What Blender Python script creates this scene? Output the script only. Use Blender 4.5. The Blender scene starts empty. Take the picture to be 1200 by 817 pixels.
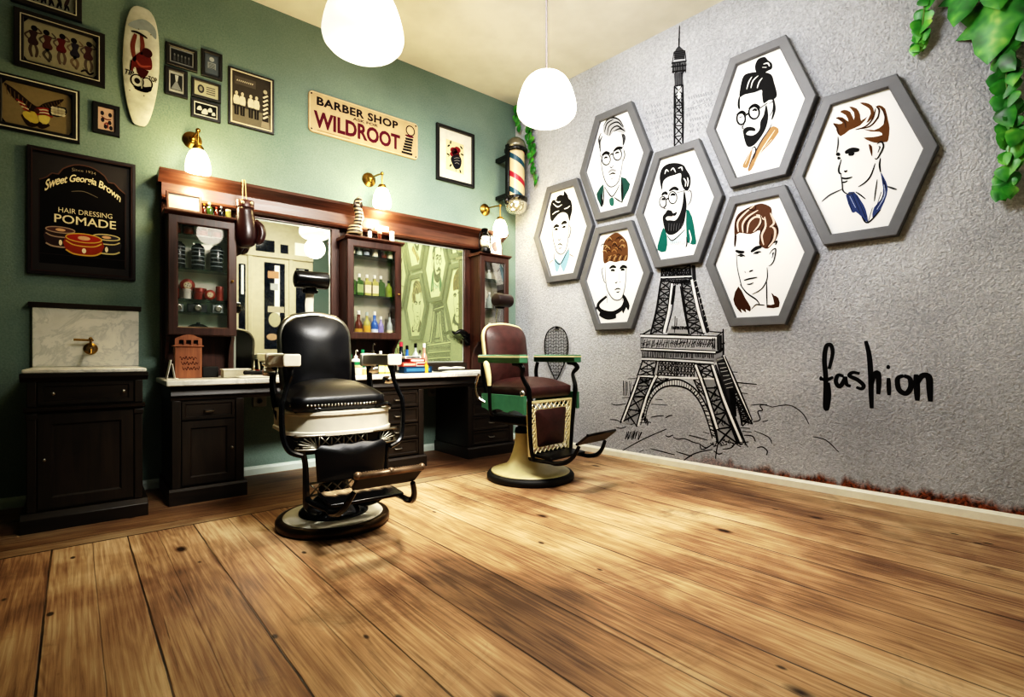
import bpy, bmesh, math, random
from math import sin, cos, pi, radians, atan2, sqrt
from mathutils import Vector, Matrix
from mathutils.geometry import tessellate_polygon
random.seed(7)
scene = bpy.context.scene
COL = scene.collection
# ------------------------------------------------------------------ place
# origin under the viewpoint; X runs along the green wall, Y towards it, metres
TH = atan2(724, 600)
FX, FY = cos(TH), sin(TH)
EYE = 0.95
WY = 4.41                       # green wall plane
CEIL = 3.735
CX, CY = 3.705, 4.41            # room corner of green and grey walls
DL = Vector((0.0635, -0.998, 0)).normalized()     # along the grey wall from the corner
NL = Vector((-DL.y, DL.x, 0)) * -1                # out of the grey wall, into the room
GROT = atan2(DL.y, DL.x)
def ray(px, py):
    return (FX*600 + FY*(px-600), FY*600 - FX*(px-600), 415-py)
def gw(px, py, off=0.0):        # survey of the green wall: photo point -> (x, z)
    d = ray(px, py); t = (WY-off)/d[1]
    return (t*d[0], EYE + t*d[2])
def rw(px, py, off=0.0):        # survey of the grey wall: photo point -> (s, z)
    d = ray(px, py); p0 = (CX+NL.x*off, CY+NL.y*off)
    t = (p0[0]*NL.x+p0[1]*NL.y)/(d[0]*NL.x+d[1]*NL.y)
    x, y = t*d[0]-CX, t*d[1]-CY
    return (x*DL.x+y*DL.y, EYE+t*d[2])
def grey(s, z, off=0.0):
    return (CX+DL.x*s+NL.x*off, CY+DL.y*s+NL.y*off, z)
# ------------------------------------------------------------------ materials
def lin(h):
    if not isinstance(h, str): return tuple(h)+((1.0,) if len(h) == 3 else ())
    h = h.lstrip('#'); out = []
    for i in (0, 2, 4):
        c = int(h[i:i+2], 16)/255
        out.append(c/12.92 if c <= .04045 else ((c+.055)/1.055)**2.4)
    return tuple(out)+(1.0,)
class NT:
    def __init__(s, name):
        s.m = bpy.data.materials.new(name); s.m.use_nodes = True
        s.t = s.m.node_tree; s.t.nodes.clear()
        s.out = s.t.nodes.new('ShaderNodeOutputMaterial')
    def n(s, kind, **kw):
        nd = s.t.nodes.new('ShaderNode'+kind)
        for k, v in kw.items():
            if k.startswith('i_'):
                k = k[2:]; k = int(k) if k.isdigit() else k.replace('_', ' ')
                s.set(nd.inputs[k], v)
            else: setattr(nd, k, v)
        return nd
    def set(s, sock, v):
        if isinstance(v, bpy.types.NodeSocket): s.t.links.new(v, sock)
        else: sock.default_value = v
    def math(s, op, a, b=0.0, c=0.0):
        nd = s.t.nodes.new('ShaderNodeMath'); nd.operation = op
        for i, v in enumerate((a, b, c)): s.set(nd.inputs[i], v)
        return nd.outputs[0]
    def mix(s, f, a, b, blend='MIX'):
        nd = s.t.nodes.new('ShaderNodeMix'); nd.data_type = 'RGBA'; nd.blend_type = blend
        s.set(nd.inputs[0], f); s.set(nd.inputs[6], a); s.set(nd.inputs[7], b)
        return nd.outputs[2]
    def ramp(s, f, stops):
        nd = s.t.nodes.new('ShaderNodeValToRGB'); s.set(nd.inputs[0], f)
        e = nd.color_ramp.elements
        while len(e) < len(stops): e.new(.5)
        for el, (p, c) in zip(e, stops): el.position = p; el.color = lin(c)
        return nd.outputs[0]
    def coord(s, scale=(1, 1, 1), rot=(0, 0, 0), what='Object'):
        tc = s.n('TexCoord'); mp = s.n('Mapping')
        s.set(mp.inputs['Vector'], tc.outputs[what]); mp.inputs['Scale'].default_value = scale
        mp.inputs['Rotation'].default_value = rot
        return mp.outputs[0]
    def noise(s, vec, scale=5, detail=4, rough=.55, dist=0, out=0):
        nd = s.n('TexNoise'); s.set(nd.inputs['Vector'], vec); nd.inputs['Scale'].default_value = scale
        nd.inputs['Detail'].default_value = detail; nd.inputs['Roughness'].default_value = rough
        nd.inputs['Distortion'].default_value = dist
        return nd.outputs[out]
    def bump(s, h, strength=.3, dist=.01):
        nd = s.n('Bump'); s.set(nd.inputs['Height'], h); nd.inputs['Strength'].default_value = strength
        nd.inputs['Distance'].default_value = dist
        return nd.outputs[0]
    def bsdf(s, color, rough=.5, metal=0.0, normal=None, **kw):
        b = s.n('BsdfPrincipled'); s.set(b.inputs['Base Color'], color); s.set(b.inputs['Roughness'], rough)
        s.set(b.inputs['Metallic'], metal)
        if normal is not None: s.set(b.inputs['Normal'], normal)
        for k, v in kw.items(): s.set(b.inputs[k.replace('_', ' ')], v)
        s.set(s.out.inputs[0], b.outputs[0]); return b
MATS = {}
def plain(name, color, rough=.5, metal=0.0, var=.12, scale=14, bump=0.0, **kw):
    if name in MATS: return MATS[name]
    t = NT(name); c = lin(color); v = t.coord()
    nz = t.noise(v, scale, 4)
    dk = tuple(x*(1-var) for x in c[:3])+(1,); lt = tuple(min(1, x*(1+var)) for x in c[:3])+(1,)
    f = t.n('MapRange', i_0=nz, i_1=.3, i_2=.7).outputs[0]
    nrm = t.bump(t.noise(v, scale*6, 3), bump, .003) if bump else None
    t.bsdf(t.mix(f, dk, lt), rough, metal, nrm, **kw)
    MATS[name] = t.m; return t.m
def ink(color, rough=.7):
    return plain('ink_'+color.lstrip('#'), color, rough, var=.06, scale=40, Specular_IOR_Level=.15)
def wood(name, a, b, rough=.4, axis=2, sc=1.0):
    if name in MATS: return MATS[name]
    t = NT(name); s = [22*sc, 22*sc, 22*sc]; s[axis] = 1.6*sc
    v = t.coord(tuple(s))
    n1 = t.noise(v, 1.0, 6, .6, 1.2); n2 = t.noise(t.coord((3, 3, 3)), 1, 3)
    f = t.math('ADD', t.math('MULTIPLY', n1, .75), t.math('MULTIPLY', n2, .3))
    c = t.ramp(f, [(.32, a), (.68, b)])
    t.bsdf(c, t.n('MapRange', i_0=n1, i_3=rough-.08, i_4=rough+.12).outputs[0], 0, t.bump(n1, .12, .002))
    MATS[name] = t.m; return t.m
def glow(name, color, strength, rough=.3, edge=.62):
    if name in MATS: return MATS[name]
    t = NT(name)
    lw = t.n('LayerWeight'); lw.inputs[0].default_value = .35
    st = t.n('MapRange', i_0=lw.outputs['Facing'], i_3=strength, i_4=strength*edge).outputs[0]
    t.bsdf(lin('#f4efe2'), rough, 0, Emission_Color=lin(color), Emission_Strength=st)
    MATS[name] = t.m; return t.m
def thin_glass(name, tint='#ffffff', refl=.10):
    if name in MATS: return MATS[name]
    t = NT(name)
    tr = t.n('BsdfTransparent'); tr.inputs[0].default_value = lin(tint)
    gl = t.n('BsdfGlossy'); gl.inputs['Roughness'].default_value = .03
    fr = t.n('Fresnel'); fr.inputs[0].default_value = 1.45
    f = t.math('MULTIPLY', fr.outputs[0], refl/.04)
    mx = t.n('MixShader'); t.set(mx.inputs[0], t.math('MINIMUM', f, .6))
    t.set(mx.inputs[1], tr.outputs[0]); t.set(mx.inputs[2], gl.outputs[0])
    t.set(t.out.inputs[0], mx.outputs[0]); MATS[name] = t.m; return t.m
def mirror(name, color, haze='#000000', amount=0.0):
    if name in MATS: return MATS[name]
    t = NT(name)
    v = t.coord((1, 1, 1)); nz = t.noise(v, 3, 4)
    c = lin(color); dk = tuple(x*.93 for x in c[:3])+(1,)
    g = t.n('BsdfPrincipled'); t.set(g.inputs['Base Color'], t.mix(nz, dk, c))
    g.inputs['Metallic'].default_value = 1; g.inputs['Roughness'].default_value = .015
    d = t.n('BsdfDiffuse'); d.inputs[0].default_value = lin(haze)
    mx = t.n('MixShader'); mx.inputs[0].default_value = amount
    t.set(mx.inputs[1], g.outputs[0]); t.set(mx.inputs[2], d.outputs[0])
    t.set(t.out.inputs[0], mx.outputs[0]); MATS[name] = t.m; return t.m
# ------------------------------------------------------------------ mesh collector
def smooth_path(pts, n=6, closed=False):
    pts = [Vector(p) for p in pts]; L = len(pts)
    if L < 3 or n < 2: return pts
    out = []
    rng = range(L) if closed else range(L-1)
    for i in rng:
        if closed: p0, p1, p2, p3 = pts[i-1], pts[i], pts[(i+1) % L], pts[(i+2) % L]
        else: p0, p1, p2, p3 = pts[max(i-1, 0)], pts[i], pts[i+1], pts[min(i+2, L-1)]
        for k in range(n):
            t = k/n
            out.append(.5*((2*p1)+(p2-p0)*t+(2*p0-5*p1+4*p2-p3)*t*t+(3*p1-p0-3*p2+p3)*t**3))
    if not closed: out.append(pts[-1])
    return out
class MB:
    def __init__(s): s.v = []; s.f = []; s.mi = []; s.sm = []; s.cur = 0; s.flag = True; s.M = Matrix()
    def V(s, p): s.v.append(tuple(s.M @ Vector(p))); return len(s.v)-1
    def face(s, idx, smooth=None): s.f.append(tuple(idx)); s.mi.append(s.cur); s.sm.append(s.flag if smooth is None else smooth)
    def mat(s, i): s.cur = i; return s
    def box(s, x0, x1, y0, y1, z0, z1):
        if x0 > x1: x0, x1 = x1, x0
        if y0 > y1: y0, y1 = y1, y0
        if z0 > z1: z0, z1 = z1, z0
        i = [s.V(p) for p in ((x0,y0,z0),(x1,y0,z0),(x1,y1,z0),(x0,y1,z0),(x0,y0,z1),(x1,y0,z1),(x1,y1,z1),(x0,y1,z1))]
        for q in ((0,3,2,1),(4,5,6,7),(0,1,5,4),(1,2,6,5),(2,3,7,6),(3,0,4,7)): s.face([i[k] for k in q], False)
        return s
    def lathe(s, prof, seg=24, c=(0,0,0), axis='Z', arc=None):
        rings = []
        for r, z in prof:
            ring = []
            for k in range(seg):
                a = 2*pi*k/seg
                if axis == 'Z': p = (c[0]+r*cos(a), c[1]+r*sin(a), c[2]+z)
                elif axis == 'Y': p = (c[0]+r*cos(a), c[1]+z, c[2]-r*sin(a))
                else: p = (c[0]+z, c[1]+r*cos(a), c[2]+r*sin(a))
                ring.append(s.V(p))
            rings.append(ring)
        for A, B in zip(rings, rings[1:]):
            for k in range(seg):
                s.face((A[k], A[(k+1) % seg], B[(k+1) % seg], B[k]))
        if prof[0][0] > 1e-6: s.face(rings[0][::-1], False)
        if prof[-1][0] > 1e-6: s.face(rings[-1], False)
        return s
    def tube(s, pts, r, seg=8, n=5, smooth=True, closed=False, flat=None):
        P = smooth_path(pts, n, closed) if smooth else [Vector(p) for p in pts]
        L = len(P); rad = r if callable(r) else (lambda t: r)
        if isinstance(r, (list, tuple)):
            rr = list(r)
            def rad(t, rr=rr):
                x = t*(len(rr)-1); i = min(int(x), len(rr)-2); return rr[i]+(rr[i+1]-rr[i])*(x-i)
        up = None; rings = []
        for i in range(L):
            if closed: T = P[(i+1) % L]-P[i-1]
            else: T = P[min(i+1, L-1)]-P[max(i-1, 0)]
            T = T.normalized() if T.length > 1e-9 else Vector((0, 0, 1))
            if up is None:
                up = Vector((0, 0, 1)) if abs(T.z) < .9 else Vector((0, 1, 0))
            U = (up-T*up.dot(T)); U = U.normalized() if U.length > 1e-6 else T.orthogonal().normalized()
            W = T.cross(U); up = U
            rr = rad(i/max(L-1, 1)); fa = flat or (1, 1)
            rings.append([s.V(P[i]+U*(rr*fa[0]*cos(2*pi*k/seg))+W*(rr*fa[1]*sin(2*pi*k/seg))) for k in range(seg)])
        for i in range(L if closed else L-1):
            A, B = rings[i], rings[(i+1) % L]
            for k in range(seg): s.face((A[k], A[(k+1) % seg], B[(k+1) % seg], B[k]))
        if not closed:
            s.face(rings[0][::-1], False); s.face(rings[-1], False)
        return s
    def sphere(s, c, r, seg=12, ring=8):
        if not isinstance(r, (tuple, list)): r = (r, r, r)
        pr = [[s.V((c[0]+r[0]*sin(pi*j/ring)*cos(2*pi*k/seg), c[1]+r[1]*sin(pi*j/ring)*sin(2*pi*k/seg), c[2]-r[2]*cos(pi*j/ring))) for k in range(seg)] for j in range(1, ring)]
        a = s.V((c[0], c[1], c[2]-r[2])); b = s.V((c[0], c[1], c[2]+r[2]))
        for k in range(seg):
            s.face((a, pr[0][(k+1) % seg], pr[0][k])); s.face((b, pr[-1][k], pr[-1][(k+1) % seg]))
        for A, B in zip(pr, pr[1:]):
            for k in range(seg): s.face((A[k], A[(k+1) % seg], B[(k+1) % seg], B[k]))
        return s
    def loft(s, loops, cap0=True, cap1=True, smooth=None):
        R = [[s.V(p) for p in L] for L in loops]
        n = len(R[0])
        for A, B in zip(R, R[1:]):
            for k in range(n): s.face((A[k], A[(k+1) % n], B[(k+1) % n], B[k]), smooth)
        if cap0: s.face(R[0][::-1], False)
        if cap1: s.face(R[-1], False)
        return s
    def prism_x(s, prof, x0, x1):        # profile (y, z) run along X
        return s.loft([[(x0, y, z) for y, z in prof], [(x1, y, z) for y, z in prof]], smooth=False)
    def pad(s, outline, to3, thick, bulge, rings=7, flatback=True, p=2.4, edge=.02):
        # padded cushion: outline (u,v) ring, to3(u,v,h) -> point; h is height off the back plane
        n = len(outline); cu = sum(q[0] for q in outline)/n; cv = sum(q[1] for q in outline)/n
        loops = []
        for k, h in ((1-edge*2.2, 0), (1, thick*.25), (1, thick*.6)):
            loops.append([to3(cu+(u-cu)*k, cv+(v-cv)*k, h) for u, v in outline])
        for j in range(1, rings):
            a = j/rings; k = 1-a**1.5
            loops.append([to3(cu+(u-cu)*k, cv+(v-cv)*k, thick*.6+(thick*.4+bulge)*(1-k**p)) for u, v in outline])
        s.loft(loops, True, False)
        b = s.V(to3(cu, cv, thick+bulge)); last = [len(s.v)-1-n+k for k in range(n)]
        for k in range(n): s.face((last[k], last[(k+1) % n], b))
        return s
    def build(s, name, mats, parent=None, bevel=0.0, sharp=35, seg=2):
        me = bpy.data.meshes.new(name); me.from_pydata(s.v, [], s.f)
        if not isinstance(mats, (list, tuple)): mats = [mats]
        for m in mats: me.materials.append(m)
        me.polygons.foreach_set('material_index', s.mi); me.polygons.foreach_set('use_smooth', s.sm)
        me.update(); me.validate()
        if sharp:
            try: me.set_sharp_from_angle(angle=radians(sharp))
            except Exception: pass
        o = bpy.data.objects.new(name, me); COL.objects.link(o)
        if parent: o.parent = parent
        if bevel:
            b = o.modifiers.new('edge', 'BEVEL'); b.width = bevel; b.segments = seg; b.limit_method = 'ANGLE'; b.angle_limit = radians(40)
        return o
def rrect(w, h, r, n=5, c=(0, 0)):
    out = []
    for cx, cy, a0 in ((w-r, h-r, 0), (-(w-r), h-r, pi/2), (-(w-r), -(h-r), pi), (w-r, -(h-r), 1.5*pi)):
        for k in range(n+1):
            a = a0+pi/2*k/n; out.append((c[0]+cx+r*cos(a), c[1]+cy+r*sin(a)))
    return out
def inset(poly, d):
    n = len(poly); out = []
    A = sum(poly[i][0]*poly[(i+1) % n][1]-poly[(i+1) % n][0]*poly[i][1] for i in range(n))
    sg = 1 if A > 0 else -1
    for i in range(n):
        p0, p1, p2 = Vector(poly[i-1]), Vector(poly[i]), Vector(poly[(i+1) % n])
        e1 = (p1-p0).normalized(); e2 = (p2-p1).normalized()
        n1 = Vector((-e1.y, e1.x))*sg; n2 = Vector((-e2.y, e2.x))*sg
        b = n1+n2; b = b/(b.dot(n1)) if abs(b.dot(n1)) > 1e-6 else n1
        q = p1+b*d; out.append((q.x, q.y))
    return out
def ring_frame(mb, poly, prof):          # poly in (x,z), prof list of (inset, y)
    mb.loft([[(x, y, z) for x, z in inset(poly, d)] for d, y in prof], False, False, False)
# ------------------------------------------------------------------ objects
def tag(o, label=None, cat=None, group=None, kind=None):
    if label: o['label'] = label
    if cat: o['category'] = cat
    if group: o['group'] = group
    if kind: o['kind'] = kind
    return o
def thing(name, label, cat, loc=(0, 0, 0), rz=0.0, group=None):
    o = bpy.data.objects.new(name, None); o.empty_display_size = .1; COL.objects.link(o)
    o.location = loc; o.rotation_euler = (0, 0, rz)
    return tag(o, label, cat, group)
def place(o, loc, rz=0.0):
    o.location = loc; o.rotation_euler = (0, 0, rz); return o
def dup(o, loc=None, rz=None, label=None, parent=None):
    c = o.copy(); COL.objects.link(c)
    if parent: c.parent = parent
    if loc is not None: c.location = loc
    if rz is not None: c.rotation_euler = (0, 0, rz)
    if label: c['label'] = label
    for ch in [x for x in bpy.data.objects if x.parent == o]: dup(ch, parent=c)
    return c
# ------------------------------------------------------------------ flat artwork (drawn in x,z on a wall-parallel sheet)
class Art:
    def __init__(s, conv=None, step=.0006): s.mb = MB(); s.mb.flag = False; s.cols = []; s.conv = conv or (lambda u, v: (u, v)); s.step = step
    def col(s, c):
        if c not in s.cols: s.cols.append(c)
        s.mb.cur = s.cols.index(c)
    def fill(s, pts, c, lay=1, smooth=4):
        P = [s.conv(*p) for p in pts]
        if smooth > 1: P = [(q.x, q.y) for q in smooth_path([Vector((a, b)) for a, b in P], smooth, True)]
        s.raw(P, c, lay)
    def raw(s, P, c, lay=1):
        s.col(c); y = -lay*s.step
        idx = [s.mb.V((a, y, b)) for a, b in P]
        for tri in tessellate_polygon([[Vector((a, b, 0)) for a, b in P]]):
            a, b, d = (Vector(P[k]) for k in tri)
            cr = (b.x-a.x)*(d.y-a.y)-(b.y-a.y)*(d.x-a.x)
            t = tri if cr > 0 else tri[::-1]
            s.mb.face([idx[k] for k in t], False)
    def stroke(s, pts, w, c='#101012', lay=2, taper=.5, n=5):
        P = [Vector(s.conv(*p)) for p in pts]
        P = smooth_path(P, n) if len(P) > 2 else P
        s.col(c); y = -lay*s.step; L = len(P); ids = []
        for i in range(L):
            T = P[min(i+1, L-1)]-P[max(i-1, 0)]
            T = T.normalized() if T.length > 1e-9 else Vector((1, 0))
            t = i/max(L-1, 1); k = 1-taper*abs(2*t-1)**2
            q = Vector((-T.y, T.x))*(w*.5*k)
            ids.append((s.mb.V((P[i].x+q.x, y, P[i].y+q.y)), s.mb.V((P[i].x-q.x, y, P[i].y-q.y))))
        for (a, b), (d, e) in zip(ids, ids[1:]): s.mb.face((b, e, d, a), False)
    def oval(s, c, rx, ry, w=None, col='#101012', lay=2, rot=0, n=20, a0=0, a1=2*pi):
        pts = []
        for k in range(n+1):
            a = a0+(a1-a0)*k/n; x, y = rx*cos(a), ry*sin(a)
            pts.append((c[0]+x*cos(rot)-y*sin(rot), c[1]+x*sin(rot)+y*cos(rot)))
        if w: s.stroke(pts, w, col, lay, 0, 1)
        else: s.fill(pts[:-1], col, lay, 1)
    def text(s, body, x, z, w, h, c, lay=2, bold=0.0, shear=0.0, warp=None, space=1.0):
        cu = bpy.data.curves.new('t', 'FONT'); cu.body = body; cu.size = 1; cu.offset = bold; cu.shear = shear; cu.space_character = space
        cu.resolution_u = 3
        ob = bpy.data.objects.new('t', cu); COL.objects.link(ob)
        me = bpy.data.meshes.new_from_object(ob.evaluated_get(bpy.context.evaluated_depsgraph_get()))
        bpy.data.objects.remove(ob)
        if not me.vertices: return
        xs = [v.co.x for v in me.vertices]; ys = [v.co.y for v in me.vertices]
        sx = w/(max(xs)-min(xs)); sy = h/(max(ys)-min(ys))
        s.col(c); base = len(s.mb.v)
        for v in me.vertices:
            u, q = (v.co.x-min(xs))*sx, (v.co.y-min(ys))*sy
            if warp: u, q = warp(u/w, q/h)
            else: u, q = x+u, z+q
            s.mb.V((u, -lay*s.step, q))
        for p in me.polygons: s.mb.face([base+k for k in p.vertices], False)
        bpy.data.meshes.remove(me)
    def build(s, name, parent=None):
        o = s.mb.build(name, [ink(c) for c in s.cols], parent, sharp=0)
        return o
# ------------------------------------------------------------------ shared materials
M = {}
def wall_green():
    t = NT('green_plaster'); v = t.coord()
    big = t.noise(v, 1.3, 3); fine = t.noise(v, 90, 3)
    f = t.math('ADD', t.math('MULTIPLY', big, .5), t.math('MULTIPLY', fine, .5))
    c = t.ramp(f, [(.35, '#6a7f79'), (.65, '#84968c')])
    t.bsdf(c, .75, 0, t.bump(fine, .35, .004), Specular_IOR_Level=.2); return t.m
def wall_grey():
    t = NT('grey_stucco'); v = t.coord()
    g1 = t.noise(v, 52, 5, .66, .5); g2 = t.noise(v, 1.1, 3); g3 = t.noise(v, 95, 3)
    h = t.math('ADD', g1, t.math('MULTIPLY', g3, .35))
    c = t.ramp(t.math('ADD', t.math('MULTIPLY', g1, .55), t.math('MULTIPLY', g2, .45)), [(.36, '#9fa1a6'), (.5, '#bcbec3'), (.64, '#d3d5d9')])
    sep = t.n('SeparateXYZ'); t.set(sep.inputs[0], v)
    edge = t.math('ADD', sep.outputs[2], t.math('MULTIPLY', t.noise(t.coord((14, 14, 3)), 1, 4), -.16))
    near = t.n('MapRange', i_0=sep.outputs[1], i_1=2.6, i_2=1.6).outputs[0]
    rust = t.math('MULTIPLY', t.n('MapRange', i_0=edge, i_1=.045, i_2=.0).outputs[0], near)
    c = t.mix(rust, c, t.ramp(g1, [(.4, '#3f2a20'), (.6, '#9a5838')]))
    t.bsdf(c, .85, 0, t.bump(h, 1.0, .022), Specular_IOR_Level=.15); return t.m
def ceil_mat():
    t = NT('cream_ceiling'); v = t.coord(); g = t.noise(v, 2, 4); f = t.noise(v, 70, 2)
    t.bsdf(t.ramp(g, [(.35, '#d9d5cb'), (.65, '#e8e4da')]), .8, 0, t.bump(f, .2, .003)); return t.m
def floor_mat():
    t = NT('old_floorboards'); tc = t.n('TexCoord'); sep = t.n('SeparateXYZ'); t.set(sep.inputs[0], tc.outputs['Object'])
    X, Y = sep.outputs[0], sep.outputs[1]
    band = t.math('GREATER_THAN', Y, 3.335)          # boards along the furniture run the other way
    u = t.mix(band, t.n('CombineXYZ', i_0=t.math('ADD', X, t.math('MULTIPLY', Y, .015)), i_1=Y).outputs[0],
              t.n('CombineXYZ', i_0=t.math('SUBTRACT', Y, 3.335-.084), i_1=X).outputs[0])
    s2 = t.n('SeparateXYZ'); t.set(s2.inputs[0], u)
    a = t.math('DIVIDE', t.math('ADD', s2.outputs[0], .084), .2935)
    pid = t.math('FLOOR', a); fr = t.math('FRACT', a)
    wn = t.n('TexWhiteNoise', noise_dimensions='1D'); t.set(wn.inputs['W'], t.math('ADD', pid, t.math('MULTIPLY', band, 37.0)))
    rnd = wn.outputs['Value']
    # board coordinates shifted per board
    along = t.math('ADD', s2.outputs[1], t.math('MULTIPLY', rnd, 17.0))
    bc = t.n('CombineXYZ', i_0=s2.outputs[0], i_1=along).outputs[0]
    def mapped(sx, sy):
        mp = t.n('Mapping'); t.set(mp.inputs[0], bc); mp.inputs['Scale'].default_value = (sx, sy, 1); return mp.outputs[0]
    grain = t.noise(mapped(95, 2.2), 1, 8, .68, .5)
    ringn = t.noise(mapped(6, .55), 1, 2, .5, .3)
    rings = t.math('FRACT', t.math('MULTIPLY', ringn, 15))
    rings = t.math('ABSOLUTE', t.math('SUBTRACT', rings, .5))
    blot = t.noise(tc.outputs['Object'], .9, 4, .55, .5)
    blot2 = t.noise(mapped(5, 1.0), 1, 4, .6)
    f = t.math('ADD', t.math('MULTIPLY', grain, .42), t.math('MULTIPLY', blot2, .40))
    f = t.math('ADD', f, t.math('MULTIPLY', rings, .12))
    f = t.math('ADD', f, t.math('MULTIPLY', t.math('SUBTRACT', rnd, .5), .10))
    f = t.math('ADD', f, t.math('MULTIPLY', t.math('SUBTRACT', blot, .5), .75))
    c = t.ramp(f, [(.24, '#503a2b'), (.37, '#8a684c'), (.47, '#af8e6a'), (.57, '#cab08b'), (.72, '#e0ccaa')])
    # streaky wear, seams, splits, knots and nails
    stain = t.noise(tc.outputs['Object'], 1.7, 6, .68, .8)
    c = t.mix(t.n('MapRange', i_0=stain, i_1=.56, i_2=.72, i_4=.6).outputs[0], c, lin('#4a3524'))
    wear = t.noise(mapped(13, .8), 1, 5, .65, .6)
    c = t.mix(t.n('MapRange', i_0=wear, i_1=.60, i_2=.74, i_4=.75).outputs[0], c, lin('#4b2c17'))
    crack = t.noise(mapped(30, .5), 1, 5, .7, .4)
    c = t.mix(t.n('MapRange', i_0=crack, i_1=.63, i_2=.68, i_4=.8).outputs[0], c, lin('#2c180c'))
    vo = t.n('TexVoronoi'); t.set(vo.inputs['Vector'], mapped(3.4, 1.7)); vo.inputs['Scale'].default_value = 1
    c = t.mix(t.n('MapRange', i_0=vo.outputs['Distance'], i_1=.10, i_2=.04).outputs[0], c, lin('#2a160b'))
    v2 = t.n('TexVoronoi'); t.set(v2.inputs['Vector'], mapped(6, 3.1)); v2.inputs['Scale'].default_value = 1
    c = t.mix(t.n('MapRange', i_0=v2.outputs['Distance'], i_1=.075, i_2=.045, i_4=.9).outputs[0], c, lin('#1c120c'))
    wob = t.math('MULTIPLY', t.math('SUBTRACT', t.noise(mapped(1, 3), 1, 3), .5), .03)
    d = t.math('ABSOLUTE', t.math('SUBTRACT', t.math('ADD', fr, wob), .5))
    seam = t.n('MapRange', i_0=d, i_1=.484, i_2=.494).outputs[0]
    seam = t.math('MULTIPLY', seam, t.n('MapRange', i_0=t.noise(mapped(2, 1.3), 1, 3), i_1=.35, i_2=.6, i_3=.35, i_4=1.0).outputs[0])
    half = t.n('MapRange', i_0=t.math('ABSOLUTE', t.math('SUBTRACT', t.math('ADD', fr, wob), t.math('ADD', .4, t.math('MULTIPLY', rnd, .2)))), i_1=.010, i_2=.003, i_4=.55).outputs[0]
    c = t.mix(half, c, lin('#3a2212')); c = t.mix(seam, c, lin('#150b06'))
    c = t.mix(t.math('MULTIPLY', band, .45), c, lin('#3a2819'))  # dark dirty border boards, with counter shade also mixed into their colour
    jb = t.n('MapRange', i_0=t.math('ABSOLUTE', t.math('SUBTRACT', Y, 3.335)), i_1=.008, i_2=.003).outputs[0]
    c = t.mix(jb, c, lin('#150b06'))
    h = t.math('SUBTRACT', t.math('MULTIPLY', grain, .25), t.math('ADD', seam, t.math('MULTIPLY', half, .4)))
    t.bsdf(c, t.n('MapRange', i_0=blot2, i_3=.38, i_4=.6).outputs[0], 0, t.bump(h, .5, .006), Specular_IOR_Level=.35)
    return t.m
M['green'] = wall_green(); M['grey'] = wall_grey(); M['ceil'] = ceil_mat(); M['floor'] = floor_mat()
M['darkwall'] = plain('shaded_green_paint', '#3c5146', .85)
M['skirt'] = plain('white_skirting', '#e6e2d2', .45, var=.05)
M['skirt_blue'] = plain('pale_skirting', '#c9d6cf', .5, var=.05)
M['mahog'] = wood('mahogany', '#1b0e0b', '#492c23', .36)
M['mahogX'] = wood('mahogany_long', '#2a1711', '#664234', .34, axis=0)
M['ebon'] = wood('ebonised_oak', '#0d0a08', '#2b2118', .45)
M['ebonX'] = wood('ebonised_oak_long', '#0d0a08', '#2b2118', .42, axis=0)
M['gloss_black'] = plain('black_enamel', '#0c0c0e', .22, var=.3)
M['iron'] = plain('black_iron', '#0f0f10', .35, .6, .3)
M['chrome'] = plain('worn_chrome', '#c8c6c0', .18, 1.0, .1)
M['nickel'] = plain('aged_nickel', '#8d8a80', .3, 1.0, .2)
M['brass'] = plain('old_brass', '#94763f', .28, 1.0, .15)
M['porc'] = plain('cream_porcelain', '#e2dccb', .24, var=.05)
M['cream'] = plain('cream_enamel', '#d8cc9c', .3, var=.06)
M['emerald'] = plain('green_enamel', '#44765a', .4, var=.15)
M['leather_b'] = plain('black_leather', '#08080d', .36, var=.25, scale=30, bump=.25)
M['leather_n'] = plain('brown_leather', '#3a1f1c', .42, var=.3, scale=24, bump=.3)
M['rubber'] = plain('black_rubber', '#0a0a0a', .6)
M['white'] = plain('white_paper', '#e9e6da', .6, var=.04)
M['black'] = plain('black_frame_paint', '#121214', .4)
M['glass'] = thin_glass('cabinet_glass')
M['shelf'] = thin_glass('shelf_glass', '#b9d0c8', .12)
def marble():
    t = NT('white_marble'); v = t.coord((1, 1, 1), (.4, .7, .3)); n = t.noise(v, 3.5, 8, .65, 1.6)
    e = t.math('ABSOLUTE', t.math('SUBTRACT', n, .5))
    c = t.mix(t.n('MapRange', i_0=e, i_1=.05, i_2=.0, i_4=.55).outputs[0], t.ramp(n, [(.3, '#d5d3c8'), (.7, '#ebe8dd')]), lin('#b4b5ae'))
    t.bsdf(c, .25); return t.m
M['marble'] = marble()
# ------------------------------------------------------------------ room shell
def struct(name, mb, mat, **kw): o = mb.build(name, mat, None, **kw); o['kind'] = 'structure'; return o
YB = -1.0                                            # shop-front wall behind the viewer
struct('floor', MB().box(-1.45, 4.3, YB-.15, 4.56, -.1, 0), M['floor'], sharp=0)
struct('ceiling', MB().box(-1.45, 4.3, YB-.15, 4.56, CEIL, CEIL+.1), M['ceil'], sharp=0)
struct('wall_back', MB().box(-1.45, CX, WY, WY+.12, 0, CEIL), M['green'], sharp=0)
e0, e1 = grey(-.13, 0), grey(5.5, 0)
g = MB(); th_ = .12
a0, a1 = grey(0, 0), grey(5.46, 0); b1, b0 = grey(5.46, 0, -th_), grey(-.13, 0, -th_)
a00 = grey(-.13, 0)
g.loft([[(p[0], p[1], z) for p in (a0, a1, b1, b0)] for z in (0, CEIL)], smooth=False)
struct('wall_right', g, M['grey'], sharp=0)
struct('wall_left', MB().box(-1.45, -1.33, YB, WY, 0, CEIL), M['darkwall'], sharp=0)
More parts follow.
